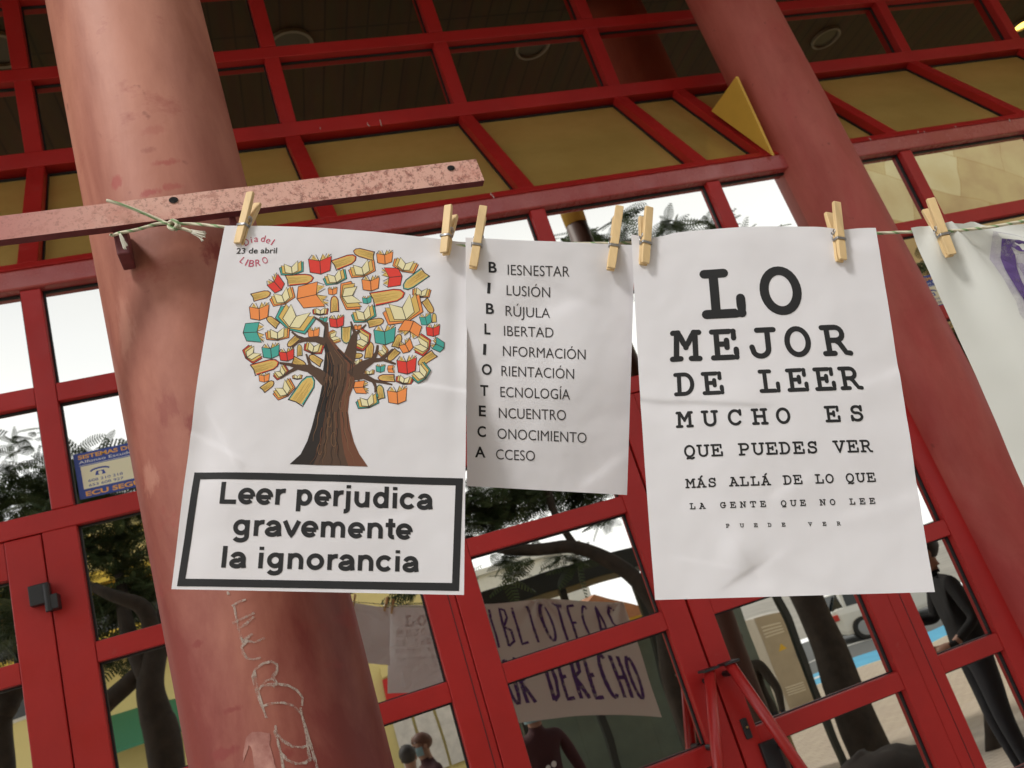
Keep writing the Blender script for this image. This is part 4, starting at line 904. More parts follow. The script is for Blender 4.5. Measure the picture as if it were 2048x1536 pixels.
# ------------------------------------------------------------------ clothes pegs
def peg(top, bot, dep0, dep1, back, label, wpx=22, name='clothes_peg', dark=1.0):
    """top/bot: photo pixels of the front prong's ends; back: photo pixel of the rear prong's top end"""
    A, B = at(*top, dep0), at(*bot, dep1); ax = A - B; Ln = np.linalg.norm(ax); ax /= Ln
    Bk = at(*back, dep0 + .016); v = Bk - (B + ax * (ax @ (Bk - B))); side0 = np.cross(ax, np.array([0, 1., 0])); side0 /= np.linalg.norm(side0)
    fwd = v / np.linalg.norm(v)                       # from the front prong towards the rear prong
    if fwd[1] < .25: fwd = fwd + np.array([0, .4, 0]); fwd -= ax * (fwd @ ax); fwd /= np.linalg.norm(fwd)
    side = np.cross(ax, fwd); side /= np.linalg.norm(side)
    w = .0098; Ln = max(Ln, .066)
    root = empty(name, (A + B) / 2); tag(root, label, 'clothes peg', group='wooden pegs along the rope')
    def T(l_, f_, s_): return B + ax * (l_ * Ln) + fwd * f_ + side * s_
    def prong(f0, sgn, len1):
        q = MB(); prof = [(0, 0.0, .0032), (.10, 0.0, .0048), (.26, 0, .0052), (.32, 0, .0056), (.335, .0010, .0056), (.37, .0010, .0056), (.385, 0, .0058), (.46, 0, .0062), (.50, .0, .0062), (.56, 0, .0064), (.80, 0, .0056), (len1 - .02, 0, .0048), (len1, .0006, .0040)]
        V = []
        for (t, fo, th) in prof:
            spread = max(0, t - .36) * .019 if sgn > 0 else 0
            o_ = f0 + spread; a_ = o_ + fo * (1 if sgn < 0 else 0); b2 = o_ + th - (fo if sgn > 0 else 0); ww = w / 2 * (.94 if t in (0, len1) else 1)
            V += [T(t, a_, -ww), T(t, a_, ww), T(t, b2, ww), T(t, b2, -ww)]
        Fc = [(0, 1, 2, 3)]; n = len(prof)
        for i in range(n - 1):
            for k in range(4): Fc.append((4 * i + k, 4 * i + 4 + k, 4 * i + 4 + (k + 1) % 4, 4 * i + (k + 1) % 4))
        Fc.append(tuple(4 * (n - 1) + k for k in (3, 2, 1, 0))); q.add(V, Fc)
        return q.build('prong', M['wood'], root, bevel=.0005, seg=1)
    prong(0, -1, 1.0); prong(.0064, 1, .93)
    q = MB(); r = .0007
    for dt in (0, .020): q.tube([T(.345 + dt, .0058 + .0022, -w / 2 - .0012), T(.345 + dt, .0, -w / 2 - .0012), T(.345 + dt, -.0004, -w / 2), T(.345 + dt, -.0004, w / 2), T(.345 + dt, .0, w / 2 + .0012), T(.345 + dt, .008, w / 2 + .0012)], r, 8)
    cpts = [T(.50, .0064, 0) + ax * (.0030 * math.sin(t)) + fwd * (.0030 * math.cos(t)) + side * (-.0062 + .0124 * t / (2 * math.pi * 5)) for t in np.linspace(0, 2 * math.pi * 5, 70)]
    q.tube(cpts, r, 6)
    for sg in (-1, 1): q.tube([T(.50, .0092, sg * (w / 2 + .0012)), T(.43, .0085, sg * (w / 2 + .0014)), T(.36, .0082, sg * (w / 2 + .0012))], r, 6)
    q.build('spring', M['steel'], root, smooth=True)
peg((499, 382), (473, 485), .914, .918, (517, 398), 'peg standing against the rusty bar at the left corner of the book tree poster')
peg((893, 432), (886, 504), .884, .886, (906, 458), 'short looking peg on the right corner of the book tree poster')
peg((967, 410), (946, 532), .865, .872, (970, 404), 'shaded peg on the left corner of the BIBLIOTECA sheet')
peg((1240, 410), (1223, 535), .824, .830, (1238, 402), 'shaded peg on the right corner of the BIBLIOTECA sheet')
peg((1300, 412), (1292, 525), .808, .814, (1288, 425), 'peg on the left corner of the eye chart poster')
peg((1675, 402), (1688, 518), .764, .768, (1659, 417), 'peg on the right corner of the eye chart poster')
peg((1862, 395), (1906, 508), .732, .734, (1850, 409), 'steeply leaning peg pinching the white cloth banner')

# ------------------------------------------------------------------ cloth banner
TLp = at(1822, 464, .752); TRp = np.array([1.74, TLp[1] - .14, TLp[2] - .085]); CH = .62
cl_h = np.array([-.004, .03, -CH]); pinp = at(1888, 455, .742)
def cloth_pt(u_, v, off=0.):
    p = TLp * (1 - u_) + TRp * u_; p = p + cl_h * v + np.array([0, 0, -.15 * u_ * u_])
    ex = TRp - TLp; Wd = np.linalg.norm(ex)
    x = u_ * Wd; y = v * CH; xp = .045; fade_ = 1.0
    d_ = 0.
    # folds radiating from the peg
    for px_, amp in ((xp, .010), (.52, .008), (.98, .008)):
        ang = math.atan2(y + .02, x - px_); r = math.hypot(x - px_, y + .02)
        d_ += amp * min(1, .15 + x / .16) * math.cos(ang * 9 + .6) * math.exp(-(r / .28) ** 2) * min(1, r / .03) * .9
    sag = .0
    for a, b_ in ((xp, .52), (.52, .98)):
        if a < x < b_: sag += .012 * math.sin(math.pi * (x - a) / (b_ - a))
    p = p + np.array([0, 0, -sag * (1 - v) ** 2])
    if x < .06: p = p + np.array([0, 0, .004 * (1 - v) ** 4])
    d_ += .0035 * noise.noise(Vector((x * 7, y * 7, 2.2))) + .0012 * noise.noise(Vector((x * 20, y * 20, 4.2)))
    nrm_ = np.array([-.12, -1, 0]); nrm_ /= np.linalg.norm(nrm_)
    lift = .003 * math.exp(-((x - xp) / .05) ** 2 - (y / .06) ** 2)
    return p + nrm_ * (d_ + off + lift)
nu, nv = 150, 90
V = [cloth_pt(i / nu, j / nv) for j in range(nv + 1) for i in range(nu + 1)]
Fc = [(j * (nu + 1) + i, (j + 1) * (nu + 1) + i, (j + 1) * (nu + 1) + i + 1, j * (nu + 1) + i + 1) for j in range(nv) for i in range(nu)]
CLO = put(pack(V, Fc, M['cloth'], smooth=True), 'cloth_banner'); tag(CLO, 'off-white cloth banner with purple painted words hung right of the eye chart', 'banner')
PB = {'B': [[(.1, 0), (.1, 1), (.6, .95), (.7, .75), (.15, .52), (.75, .4), (.75, .1), (.1, 0)]], 'I': [[(.4, 0), (.42, 1)]], 'L': [[(.15, 1), (.12, 0), (.8, .03)]], 'O': [arc(.5, .5, .42, .5, 80, 440, 16)], 'T': [[(.02, 1), (.95, .97)], [(.5, .98), (.48, 0)]],
      'E': [[(.8, 1), (.15, .97), (.12, 0), (.85, .02)], [(.14, .5), (.65, .52)]], 'C': [arc(.55, .5, .42, .5, 55, 305, 12)], 'A': [[(.02, 0), (.5, 1), (.95, 0)], [(.2, .35), (.78, .36)]], 'S': [[(.85, .9), (.5, 1), (.15, .8), (.3, .55), (.75, .42), (.8, .12), (.4, 0), (.1, .12)]],
      'U': [[(.12, 1), (.15, .25), (.5, 0), (.85, .25), (.87, 1)]], 'N': [[(.1, 0), (.12, 1), (.85, 0), (.88, 1)]], 'P': [[(.12, 0), (.12, 1), (.75, .9), (.75, .6), (.15, .48)]], 'R': [[(.12, 0), (.12, 1), (.75, .92), (.72, .6), (.15, .5), (.9, 0)]], 'D': [[(.12, 0), (.12, 1), (.7, .85), (.85, .45), (.65, .1), (.12, 0)]], 'H': [[(.1, 0), (.12, 1)], [(.85, 0), (.88, 1)], [(.1, .5), (.87, .52)]]}
q = MB()
def paint(word, x0, x1, y0, y1, wid):
    n = len(word); Wd = np.linalg.norm(TRp - TLp); cw = (x1 - x0) / n
    for i, c in enumerate(word):
        if c == ' ': continue
        for ln in PB[c]:
            for side in ((1,) if q.cur == 1 else (-1, 1)):
                P = densify([(x0 + (i + .08 + .74 * a) * cw, y1 + (y0 - y1) * b_) for a, b_ in ln], .015); N = len(P); Vv = []
                for k, p in enumerate(P):
                    t = P[min(k + 1, N - 1)] - P[max(k - 1, 0)]; t = t / (np.linalg.norm(t) + 1e-9); nn = np.array([-t[1], t[0]]); hw = wid / 2 * (.8 + .5 * abs(noise.noise(Vector((p[0] * 40, p[1] * 40, i)))))
                    for sg in (1, -1):
                        e = p + nn * hw * sg; Vv.append(cloth_pt(e[0] / Wd, e[1] / CH, (.0012 if side > 0 else -.0012) * (1.25 if q.cur == 0 else 1) + .00002 * i))
                q.add(Vv, [(2 * k, 2 * k + 1, 2 * k + 3, 2 * k + 2) for k in range(N - 1)])
W1 = ('BIBLIOTECAS', .092, .93, .03, .24); W2 = ('POR DERECHO', .10, .93, .31, .53)
q.cur = 1; paint(*W1, .046); paint(*W2, .052); q.cur = 0; paint(*W1, .016); paint(*W2, .022)
q.build('painted_words', [M['purple'], M['purple_soft']], CLO)

# ------------------------------------------------------------------ alarm stickers on the glass
blue = mat('sticker_blue', (.035, .07, .33), .45); cream = mat('sticker_cream', (.86, .80, .56), .5); orange = mat('sticker_orange', (.85, .42, .08), .5); swhite = mat('sticker_white', (.75, .75, .75), .5)
class Flat:
    def __init__(s, C): s.C = [np.array(c) for c in C]; s.W = np.linalg.norm(s.C[1] - s.C[0]); s.H = np.linalg.norm(s.C[3] - s.C[0]); s.n = np.array([0, -1., 0])
    def base(s, u_, v): C = s.C; return C[0] * (1 - u_) * (1 - v) + C[1] * u_ * (1 - v) + C[2] * u_ * v + C[3] * (1 - u_) * v
    def S(s, u_, v, off=0.): return s.base(u_, v) + s.n * off
    uv = Sheet.uv
def sticker(x0, z1, w, h, label):
    y = GL - .0012
    f = Flat([(x0, y, z1), (x0 + w, y, z1), (x0 + w, y, z1 - h), (x0, y, z1 - h)])
    q = MB(); q.box((x0, y, z1 - h), (x0 + w, GL - .0001, z1)); o = q.build('alarm_sticker', blue); tag(o, label, 'sticker', group='alarm company stickers')
    p = Print(f, .0001); p.use(cream)
    coast = [(.05, .30), (.50, .30), (.56, .30), (.58, .40), (.64, .44), (.60, .50), (.66, .56), (.72, .58), (.66, .64), (.60, .72), (.58, .80), (.05, .80)]
    for i in range(len(coast) - 2): p.uvpoly([coast[0], coast[i + 1], coast[i + 2]], 0)
    p.uvpoly([(.05, .30), (.5, .30), (.58, .8), (.05, .8)], 1)
    p.use(swhite); p.uvpoly([(.66, .60), (.82, .46), (.84, .49), (.70, .64)], 3); p.uvpoly([(.72, .64), (.80, .60), (.82, .66), (.76, .68)], 3); p.uvpoly([(.04, .275), (.95, .275), (.95, .285), (.04, .285)], 3)
    def tx(t, x, yb, wd, hc, bold=.0):
        V, Fc = text_tris(t, bold); sx = wd * f.W / (V[:, 0].max() - V[:, 0].min()); sy = hc * f.H / cap(bold)
        p.q.add([f.S(x + (a - V[:, 0].min()) * sx / f.W, yb - b_ * sy / f.H, .0003) for a, b_ in V], Fc)
    p.use(orange); tx('SISTEMAS DE ALARMAS', .04, .135, .92, .085, .03); tx('ECU SEGURIDAD', .06, .955, .86, .10, .03)
    p.use(swhite); tx('Alfonso Escudero Gonzalez', .04, .235, .90, .06, .01)
    p.use(blue); tx('608 210 218', .10, .665, .32, .055, .005); tx('653 608 927', .10, .765, .32, .055, .005)
    cx, cy = .22, .46
    A_ = f.W / f.H
    p.uvpoly([(cx - .05, cy + .09), (cx - .035, cy), (cx + .035, cy), (cx + .05, cy + .09)], 2)
    p.uvstroke([((cx + .085 * math.cos(t)) * f.W, (cy - .01 - .05 * math.sin(t)) * f.H) for t in np.linspace(0, math.pi, 12)], .03 * f.H * 1.2, 3)
    p.use(cream); p.uvpoly([(cx + .02 * math.cos(t), cy + .05 + .02 * A_ * math.sin(t)) for t in np.linspace(0, 2 * math.pi, 12)[:-1]], 4)
    p.build('printed_sign', o)
a, b_ = at(146, 910, D + GL), at(160, 1000, D + GL); c_ = at(258, 888, D + GL)
sticker(a[0], a[2], .295, a[2] - b_[2], 'blue and cream alarm sticker on the glass left of the big column')
a, b_ = at(1850, 552, D + GL), at(1878, 606, D + GL)
sticker(a[0] - .07, a[2], .28, .165, 'blue and cream alarm sticker on the glass behind the cloth banner')
# ------------------------------------------------------------------ ground in front of the building
def gz(q_):      # forecourt falls towards the street
    return 0.0 if q_ < 1 else -.12 * (q_ - 1) if q_ < 8.5 else -.9
def paving_mat():
    mt = mat('beige_paving', (.42, .36, .29), .8); nt = mt.node_tree; n = nt.nodes; l = nt.links; b = n['Principled BSDF']
    tc = n.new('ShaderNodeTexCoord'); w = n.new('ShaderNodeTexBrick'); w.inputs['Scale'].default_value = 1; w.inputs['Brick Width'].default_value = .2; w.inputs['Row Height'].default_value = .1; w.inputs['Mortar Size'].default_value = .004
    w.inputs['Color1'].default_value = (.44, .37, .30, 1); w.inputs['Color2'].default_value = (.50, .43, .34, 1); w.inputs['Mortar'].default_value = (.2, .17, .14, 1)
    l.new(tc.outputs['Object'], w.inputs['Vector']); l.new(w.outputs['Color'], b.inputs['Base Color']); return mt
def strip(name, qs, mt, x0=-120, x1=140, dz=0.0):
    V = []; Fc = []
    for i, q_ in enumerate(qs): V += [(x0, -q_, gz(q_) + dz), (x1, -q_, gz(q_) + dz)]
    for i in range(len(qs) - 1): Fc.append((2 * i, 2 * i + 1, 2 * i + 3, 2 * i + 2))
    o = put(pack(V, Fc, mt), name); tag(o, kind='structure'); return o
strip('entrance_slab', [-20, 1, 3.4], mat('grey_slab', (.24, .23, .21), .7, var=.15, vscale=3))
strip('pavement', [3.4, 8.5, 14.5], paving_mat())
strip('road', [14.5, 25.5], mat('asphalt', (.11, .115, .115), .85, var=.15, vscale=4), dz=-.12)
kb = MB(); kb.box((-120, -14.62, -1.1), (140, -14.502, -.895)); tag(kb.build('kerb', mat('kerb_stone', (.55, .50, .36), .8)), kind='structure')
strip('ground', [25.5, 400], mat('far_ground', (.30, .28, .24), .9, var=.2, vscale=.5), x0=-400, x1=400)
bp_ = MB(); bp_.box((7.4, -17.4, -1.016), (60, -15.0, -1.012)); tag(bp_.build('road_marking', mat('blue_road_paint', (.07, .38, .62), .7, var=.12, vscale=2)), kind='structure')
lw = MB(); lw.box((2, -20.2, -1.016), (60, -20.05, -1.012)); lw.box((9.6, -16.7, -1.010), (11.4, -16.4, -1.006)); tag(lw.build('road_marking', mat('white_road_paint', (.7, .7, .68), .7)), kind='structure')

# ------------------------------------------------------------------ trees
def leaf_mat(name, c1, c2):
    mt = mat(name, c1, .6, var=.3, vscale=3, col2=c2); return mt
leafA = leaf_mat('fern_leaf_green', (.026, .048, .013), (.075, .11, .03)); leafB = leaf_mat('olive_leaf', (.034, .046, .012), (.085, .10, .028)); barkm = mat('tree_bark', (.036, .026, .018), .9, var=.35, vscale=9, bump=.4, bscale=18)
def frond_template(np_=11):
    V = []; Fc = []
    def quad(a, b_, c, d_): k = len(V); V.extend([a, b_, c, d_]); Fc.append((k, k + 1, k + 2, k + 3))
    quad((0, -.004, 0), (0, .004, 0), (.5, .002, -.06), (.5, -.002, -.06))
    for i in range(np_):
        t = (i + .6) / np_; x = .5 * t; z = -.06 * t * t; ln = .11 * math.sin(math.pi * (.18 + .75 * t)); w = .021
        for s_ in (-1, 1): quad((x, 0, z), (x + w * 1.2, 0, z), (x + .03 + w, s_ * ln, z - .03), (x + .03, s_ * ln, z - .03))
    return np.array(V), np.array(Fc)
FT, FF = frond_template()
def fast_mesh(V, Fc, mats):
    me = bpy.data.meshes.new('mesh'); me.vertices.add(len(V)); me.vertices.foreach_set('co', np.asarray(V, np.float32).ravel())
    n = len(Fc); me.loops.add(n * 4); me.polygons.add(n); me.loops.foreach_set('vertex_index', np.asarray(Fc, np.int32).ravel())
    me.polygons.foreach_set('loop_start', np.arange(0, n * 4, 4, dtype=np.int32))
    for m_ in mats: me.materials.append(m_)
    me.update(calc_edges=True); return me
def tree(name, label, base, limbs, blobs, lm, scale=1.0, dens=1.1):
    root = empty(name, base); tag(root, label, 'tree', group='trees along the street', kind='thing')
    q = MB()
    for pts, r0, r1 in limbs:
        P = smooth_pts(pts, 7); n = len(P); q.tube(P, [r0 + (r1 - r0) * i / (n - 1) for i in range(n)], 10)
    q.build('trunk', barkm, root, smooth=True)
    VV = []; CC = []
    for c, rad, n in blobs:
        d = rng.normal(size=(n, 3)); d /= np.linalg.norm(d, axis=1)[:, None]; rr_ = rng.random(n) ** .45
        n = int(n * dens); d = rng.normal(size=(n, 3)); d /= np.linalg.norm(d, axis=1)[:, None]; rr_ = rng.random(n) ** .45
        pos = np.array(c) + d * rr_[:, None] * np.array(rad)
        # clumps: pull fronds towards a few twig ends
        k = max(3, n // 16); tw = pos[rng.integers(0, n, k)]; j = rng.integers(0, k, n); pos = pos * .30 + tw[j] * .70
        out = pos - tw[j]; az = np.where(rng.random(n) < .5, np.arctan2(out[:, 1], out[:, 0]), rng.random(n) * 2 * math.pi) + rng.normal(size=n) * .5
        pit = rng.normal(size=n) * .4 + .15; rol = rng.normal(size=n) * .5; sc_ = scale * (.34 + .42 * rng.random(n))
        ca, sa, cp, sp, cr_, sr = np.cos(az), np.sin(az), np.cos(pit), np.sin(pit), np.cos(rol), np.sin(rol)
        X = np.stack([ca * cp, sa * cp, -sp], 1); Yv = np.stack([-sa, ca, np.zeros(n)], 1); Zv = np.cross(X, Yv)
        Y2 = Yv * cr_[:, None] + Zv * sr[:, None]; Z2 = np.cross(X, Y2)
        W_ = pos[:, None, :] + sc_[:, None, None] * (FT[None, :, 0:1] * X[:, None, :] + FT[None, :, 1:2] * Y2[:, None, :] + FT[None, :, 2:3] * Z2[:, None, :])
        VV.append(W_.reshape(-1, 3))
    V = np.concatenate(VV); nf = len(V) // len(FT); Fq = (FF[None] + (np.arange(nf) * len(FT))[:, None, None]).reshape(-1, 4)
    o = put(fast_mesh(V, Fq, [lm]), 'crown', root); return root
def on_ground(x, y, q_): p = refl(x, y, q_); return np.array([p[0], p[1], gz(q_)])
def B(x, y, q_, r, n, rz=.7): return (refl(x, y, q_), (r, r, r * rz), n)
b0 = on_ground(352, 1640, 5.0)
tree('shade_tree', 'spreading tree with a bent double trunk left of the entrance', b0,
     [([b0 - (0, 0, .2), refl(335, 1530, 5.0), refl(312, 1430, 5.0), refl(304, 1370, 5.0), refl(318, 1300, 5.1), refl(350, 1200, 5.3)], .135, .09),
      ([refl(118, 1540, 5.2), refl(170, 1470, 5.2), refl(205, 1425, 5.2), refl(262, 1368, 5.1), refl(325, 1306, 5.1), refl(420, 1220, 5.2), refl(520, 1100, 5.3)], .085, .06),
      ([refl(304, 1372, 5.0), refl(255, 1250, 5.2), refl(240, 1150, 5.5)], .09, .04), ([refl(320, 1300, 5.1), refl(290, 1220, 5.0), refl(220, 1190, 5.0), refl(150, 1160, 5.2)], .08, .03)],
     [B(60, 960, 6, .75, 300), B(190, 950, 6.2, .8, 320), B(330, 960, 6.2, .9, 340), B(90, 1090, 5.8, .8, 330), B(230, 1080, 5.8, .75, 300), B(280, 1190, 5.6, .55, 190), B(180, 1210, 5.8, .6, 180), B(400, 1080, 6, .9, 280), B(30, 1220, 5.8, .6, 200), B(480, 950, 6.2, .8, 200), B(-60, 1050, 6, .9, 260), B(245, 1330, 5.5, .25, 40)], leafA, scale=.85, dens=1.0)
b1 = on_ground(20, 1640, 6.2)
tree('shade_tree', 'forked tree reflected in the left door, dark limbs over yellow wall', b1,
     [([b1 - (0, 0, .2), refl(2, 1500, 6.2), refl(12, 1420, 6.2), refl(40, 1340, 6.4), refl(20, 1200, 6.6)], .11, .06), ([refl(12, 1425, 6.2), refl(-30, 1330, 6.3), refl(-80, 1200, 6.5)], .1, .05)],
     [B(20, 1180, 6.8, .8, 260), B(-90, 1100, 6.8, 1., 260), B(-150, 950, 7, 1.1, 260), B(30, 1300, 6.6, .4, 70), B(120, 1010, 7.6, .9, 240)], leafB, scale=.8, dens=1.0)
b2 = on_ground(1420, 1560, 5.9)
tree('shade_tree', 'slim brown tree whose limb arches over the bus shelter', b2,
     [([b2 - (0, 0, .2), refl(1395, 1490, 5.9), refl(1360, 1400, 5.9), refl(1338, 1330, 5.9), refl(1326, 1270, 5.95), refl(1298, 1200, 6.0), refl(1240, 1135, 6.1), refl(1150, 1096, 6.2), refl(1040, 1100, 6.3), refl(930, 1080, 6.5)], .13, .06),
      ([refl(1310, 1225, 6.0), refl(1300, 1150, 6.0), refl(1320, 1040, 6.0), refl(1330, 900, 6.2), refl(1340, 700, 6.4)], .09, .05), ([refl(1150, 1096, 6.2), refl(1100, 1000, 6.3), refl(1080, 850, 6.4)], .05, .03)],
     [B(960, 1010, 6.6, .55, 260), B(1060, 985, 6.6, .55, 260), B(1150, 960, 6.6, .5, 180), B(1030, 1130, 6.4, .25, 40), B(1130, 1120, 6.4, .2, 26), B(1215, 1030, 6.4, .25, 30), B(850, 1130, 6.8, .5, 90), B(800, 1210, 6.8, .3, 30), B(1100, 850, 6.8, .9, 380), B(950, 850, 6.8, .9, 380), B(1250, 800, 6.8, .9, 320), B(1000, 680, 7, .8, 180), B(760, 1000, 7, .8, 220)], leafA)
b3 = on_ground(1730, 1470, 6.1)
tree('shade_tree', 'big dark trunked tree between the grey cabinet and the white car', b3,
     [([b3 - (0, 0, .2), refl(1700, 1410, 6.1), refl(1655, 1290, 6.1), refl(1605, 1180, 6.1), refl(1560, 1050, 6.2), refl(1530, 850, 6.4), refl(1500, 650, 6.8)], .25, .12),
      ([refl(1565, 1060, 6.2), refl(1660, 850, 6.4), refl(1720, 650, 6.6)], .11, .05), ([refl(1530, 850, 6.4), refl(1400, 650, 6.6), refl(1300, 560, 6.8)], .1, .04)],
     [B(1180, 500, 6.8, .62, 300), B(1260, 520, 6.8, .6, 260), B(1350, 515, 6.9, .55, 240), B(1430, 510, 6.9, .55, 240), B(1320, 455, 6.9, .28, 34), B(1425, 455, 7, .3, 40), B(1510, 480, 7, .32, 44), B(1560, 500, 7, .32, 40), B(1560, 590, 6.9, .9, 260), B(1450, 650, 6.9, .9, 260), B(1650, 720, 6.8, .9, 260), B(1780, 700, 6.6, .7, 200), B(1860, 620, 6.6, .5, 150), B(1900, 860, 6.6, .7, 200), B(1230, 432, 6.9, .22, 30)], leafA)
b4 = on_ground(1990, 1560, 4.3)
tree('shade_tree', 'small bushy tree in front of the stone clad wing', b4,
     [([b4 - (0, 0, .2), refl(1975, 1300, 4.3), refl(1950, 1050, 4.3), refl(1905, 800, 4.3), refl(1880, 660, 4.3)], .07, .035)],
     [B(1868, 585, 4.3, .24, 90), B(1860, 520, 4.3, .12, 20), B(1900, 690, 4.3, .28, 110), B(1925, 780, 4.3, .26, 90), B(1960, 960, 4.3, .25, 70)], leafB)

# ------------------------------------------------------------------ buildings across the street
yel = mat('pale_yellow_render', (.80, .68, .30), .85, var=.06, vscale=1.2); yel2 = mat('strong_yellow_trim', (.72, .50, .07), .8); dkw = mat('dark_window', (.03, .03, .03), .2); whi = mat('white_render', (.75, .74, .70), .8, var=.05); terr = mat('terracotta', (.42, .19, .10), .8, var=.2, vscale=5)
def house(name, label, x0, x1, q0, q1, z1, wm, wins, extra=None):
    root = empty(name, ((x0 + x1) / 2, -(q0 + q1) / 2, -.9)); tag(root, label, 'building', kind='thing')
    q = MB(); q.box((x0, -q1, -.95), (x1, -q0, z1)); q.build('wall', wm, root)
    q = MB(); q.box((x0 - .15, -q1 - .15, z1 + .002), (x1 + .15, -q0 + .25, z1 + .22)); q.build('roof', wm, root, bevel=.02)
    for (xa, xb, za, zb) in wins:
        q = MB(); q.box((xa, -q0 - .02, za), (xb, -q0 + .03, zb)); w = q.build('window', whi, root)
        q = MB(); q.box((xa + .06, -q0 + .0305, za + .06), (xb - .06, -q0 + .035, zb - .06)); q.build('pane', dkw, w)
    return root
hA = house('yellow_house', 'pale yellow house with a red bank sign across the street', -9.5, 3.6, 16.5, 24, 6.4, yel, [(-8.6, -7.4, 3.2, 4.6), (-6.2, -5.0, 3.2, 4.6), (-.9, .2, 3.6, 4.9)])
q = MB(); q.box((-7.5, -16.3, 5.15), (-1.2, -15.1, 5.42)); q.build('balcony_slab', yel2, hA)
q = MB(); q.box((-6.6, -16.3, 3.9), (-2.0, -15.2, 4.25)); q.build('balcony_slab', yel2, hA)
q = MB(); q.box((-6.5, -16.48, 4.26), (-1.9, -16.40, 5.1)); q.build('balcony_shade', dkw, hA)  # dark sheet standing in for the shade between the slabs
c = refl(846, 1362, 16.2); q = MB(); q.box((c[0] - .75, -16.44, c[2] - .30), (c[0] + .55, -16.30, c[2] + .30)); sg = q.build('shop_sign', mat('sign_red', (.62, .03, .03), .4), hA)
q = MB(); fx, fz = c[0] + .05, c[2]
for k, (dx, h_) in enumerate(((-.08, .14), (.0, .22), (.09, .13))): q.add([(fx + dx - .055, -16.29, fz - .10), (fx + dx + .055, -16.29, fz - .10), (fx + dx + .03, -16.29, fz - .1 + h_ * .6), (fx + dx, -16.29, fz - .1 + h_), (fx + dx - .03, -16.29, fz - .1 + h_ * .5)], [(0, 1, 2, 3, 4)])
q.add([(fx + .19 * math.cos(t), -16.288, fz - .13 + .075 * math.sin(t)) for t in np.linspace(0, 2 * math.pi, 20)[:-1]], [tuple(range(19))]); q.build('flame_emblem', swhite, sg)
q = MB(); q.box((c[0] - .75, -16.44, c[2] + .34), (c[0] + .55, -16.3, c[2] + .56)); q.build('fascia', yel, hA)
for k in range(3): 
    q = MB(); xx = c[0] - .72 + .44 * k; q.box((xx, -16.46, c[2] - 1.7), (xx + .38, -16.42, c[2] - .5)); q.build('shop_window', mat('poster_window', (.78, .76, .74), .4, var=.15, vscale=6), hA)
q = MB(); aw = refl(272, 1425, 15.6); q.hexa([(aw[0] - 1.3, -16.49, aw[2]), (aw[0] + 1.3, -16.49, aw[2]), (aw[0] + 1.3, -15.4, aw[2] - .55), (aw[0] - 1.3, -15.4, aw[2] - .55), (aw[0] - 1.3, -16.49, aw[2] + .06), (aw[0] + 1.3, -16.49, aw[2] + .06), (aw[0] + 1.3, -15.4, aw[2] - .49), (aw[0] - 1.3, -15.4, aw[2] - .49)]); q.build('awning', mat('green_awning', (.05, .22, .12), .8), hA)
hB = house('white_house', 'white flat roofed house behind the bus shelter', 5.2, 10.8, 29, 38, 4.6, whi, [(6, 7, .6, 2.2), (8.2, 9.2, .6, 2.2)])
hC = house('gabled_house', 'cream house with a terracotta gable behind the trees', 3.9, 12.5, 44, 52, 4.2, mat('cream_render', (.66, .58, .42), .85), [(5.2, 6.4, 1.0, 2.6), (8.0, 9.2, 1.0, 2.6)])
q = MB(); q.add([(3.6, -43.6, 4.43), (12.8, -43.6, 4.43), (8.2, -43.6, 6.9), (3.6, -52.4, 4.43), (12.8, -52.4, 4.43), (8.2, -52.4, 6.9)], [(0, 1, 2), (5, 4, 3), (0, 2, 5, 3), (1, 4, 5, 2)]); q.build('gable_roof', terr, hC)
kq = 12.5; kc = refl(1202, 1235, kq); q = MB(); kx = kc[0]; kr = empty('yellow_kiosk', (kx, -kq - .6, -.9)); tag(kr, 'small yellow kiosk with a pitched roof beside the bus shelter', 'kiosk', kind='thing')
q.box((kx - .8, -kq - 1.4, -.92), (kx + .8, -kq, 1.55)); q.build('wall', yel2, kr); q = MB(); q.add([(kx - .95, -kq + .1, 1.552), (kx + .95, -kq + .1, 1.552), (kx, -kq + .1, 2.15), (kx - .95, -kq - 1.5, 1.552), (kx + .95, -kq - 1.5, 1.552), (kx, -kq - 1.5, 2.15)], [(0, 1, 2), (5, 4, 3), (0, 2, 5, 3), (1, 4, 5, 2), (0, 3, 4, 1)]); q.build('roof', terr, kr)
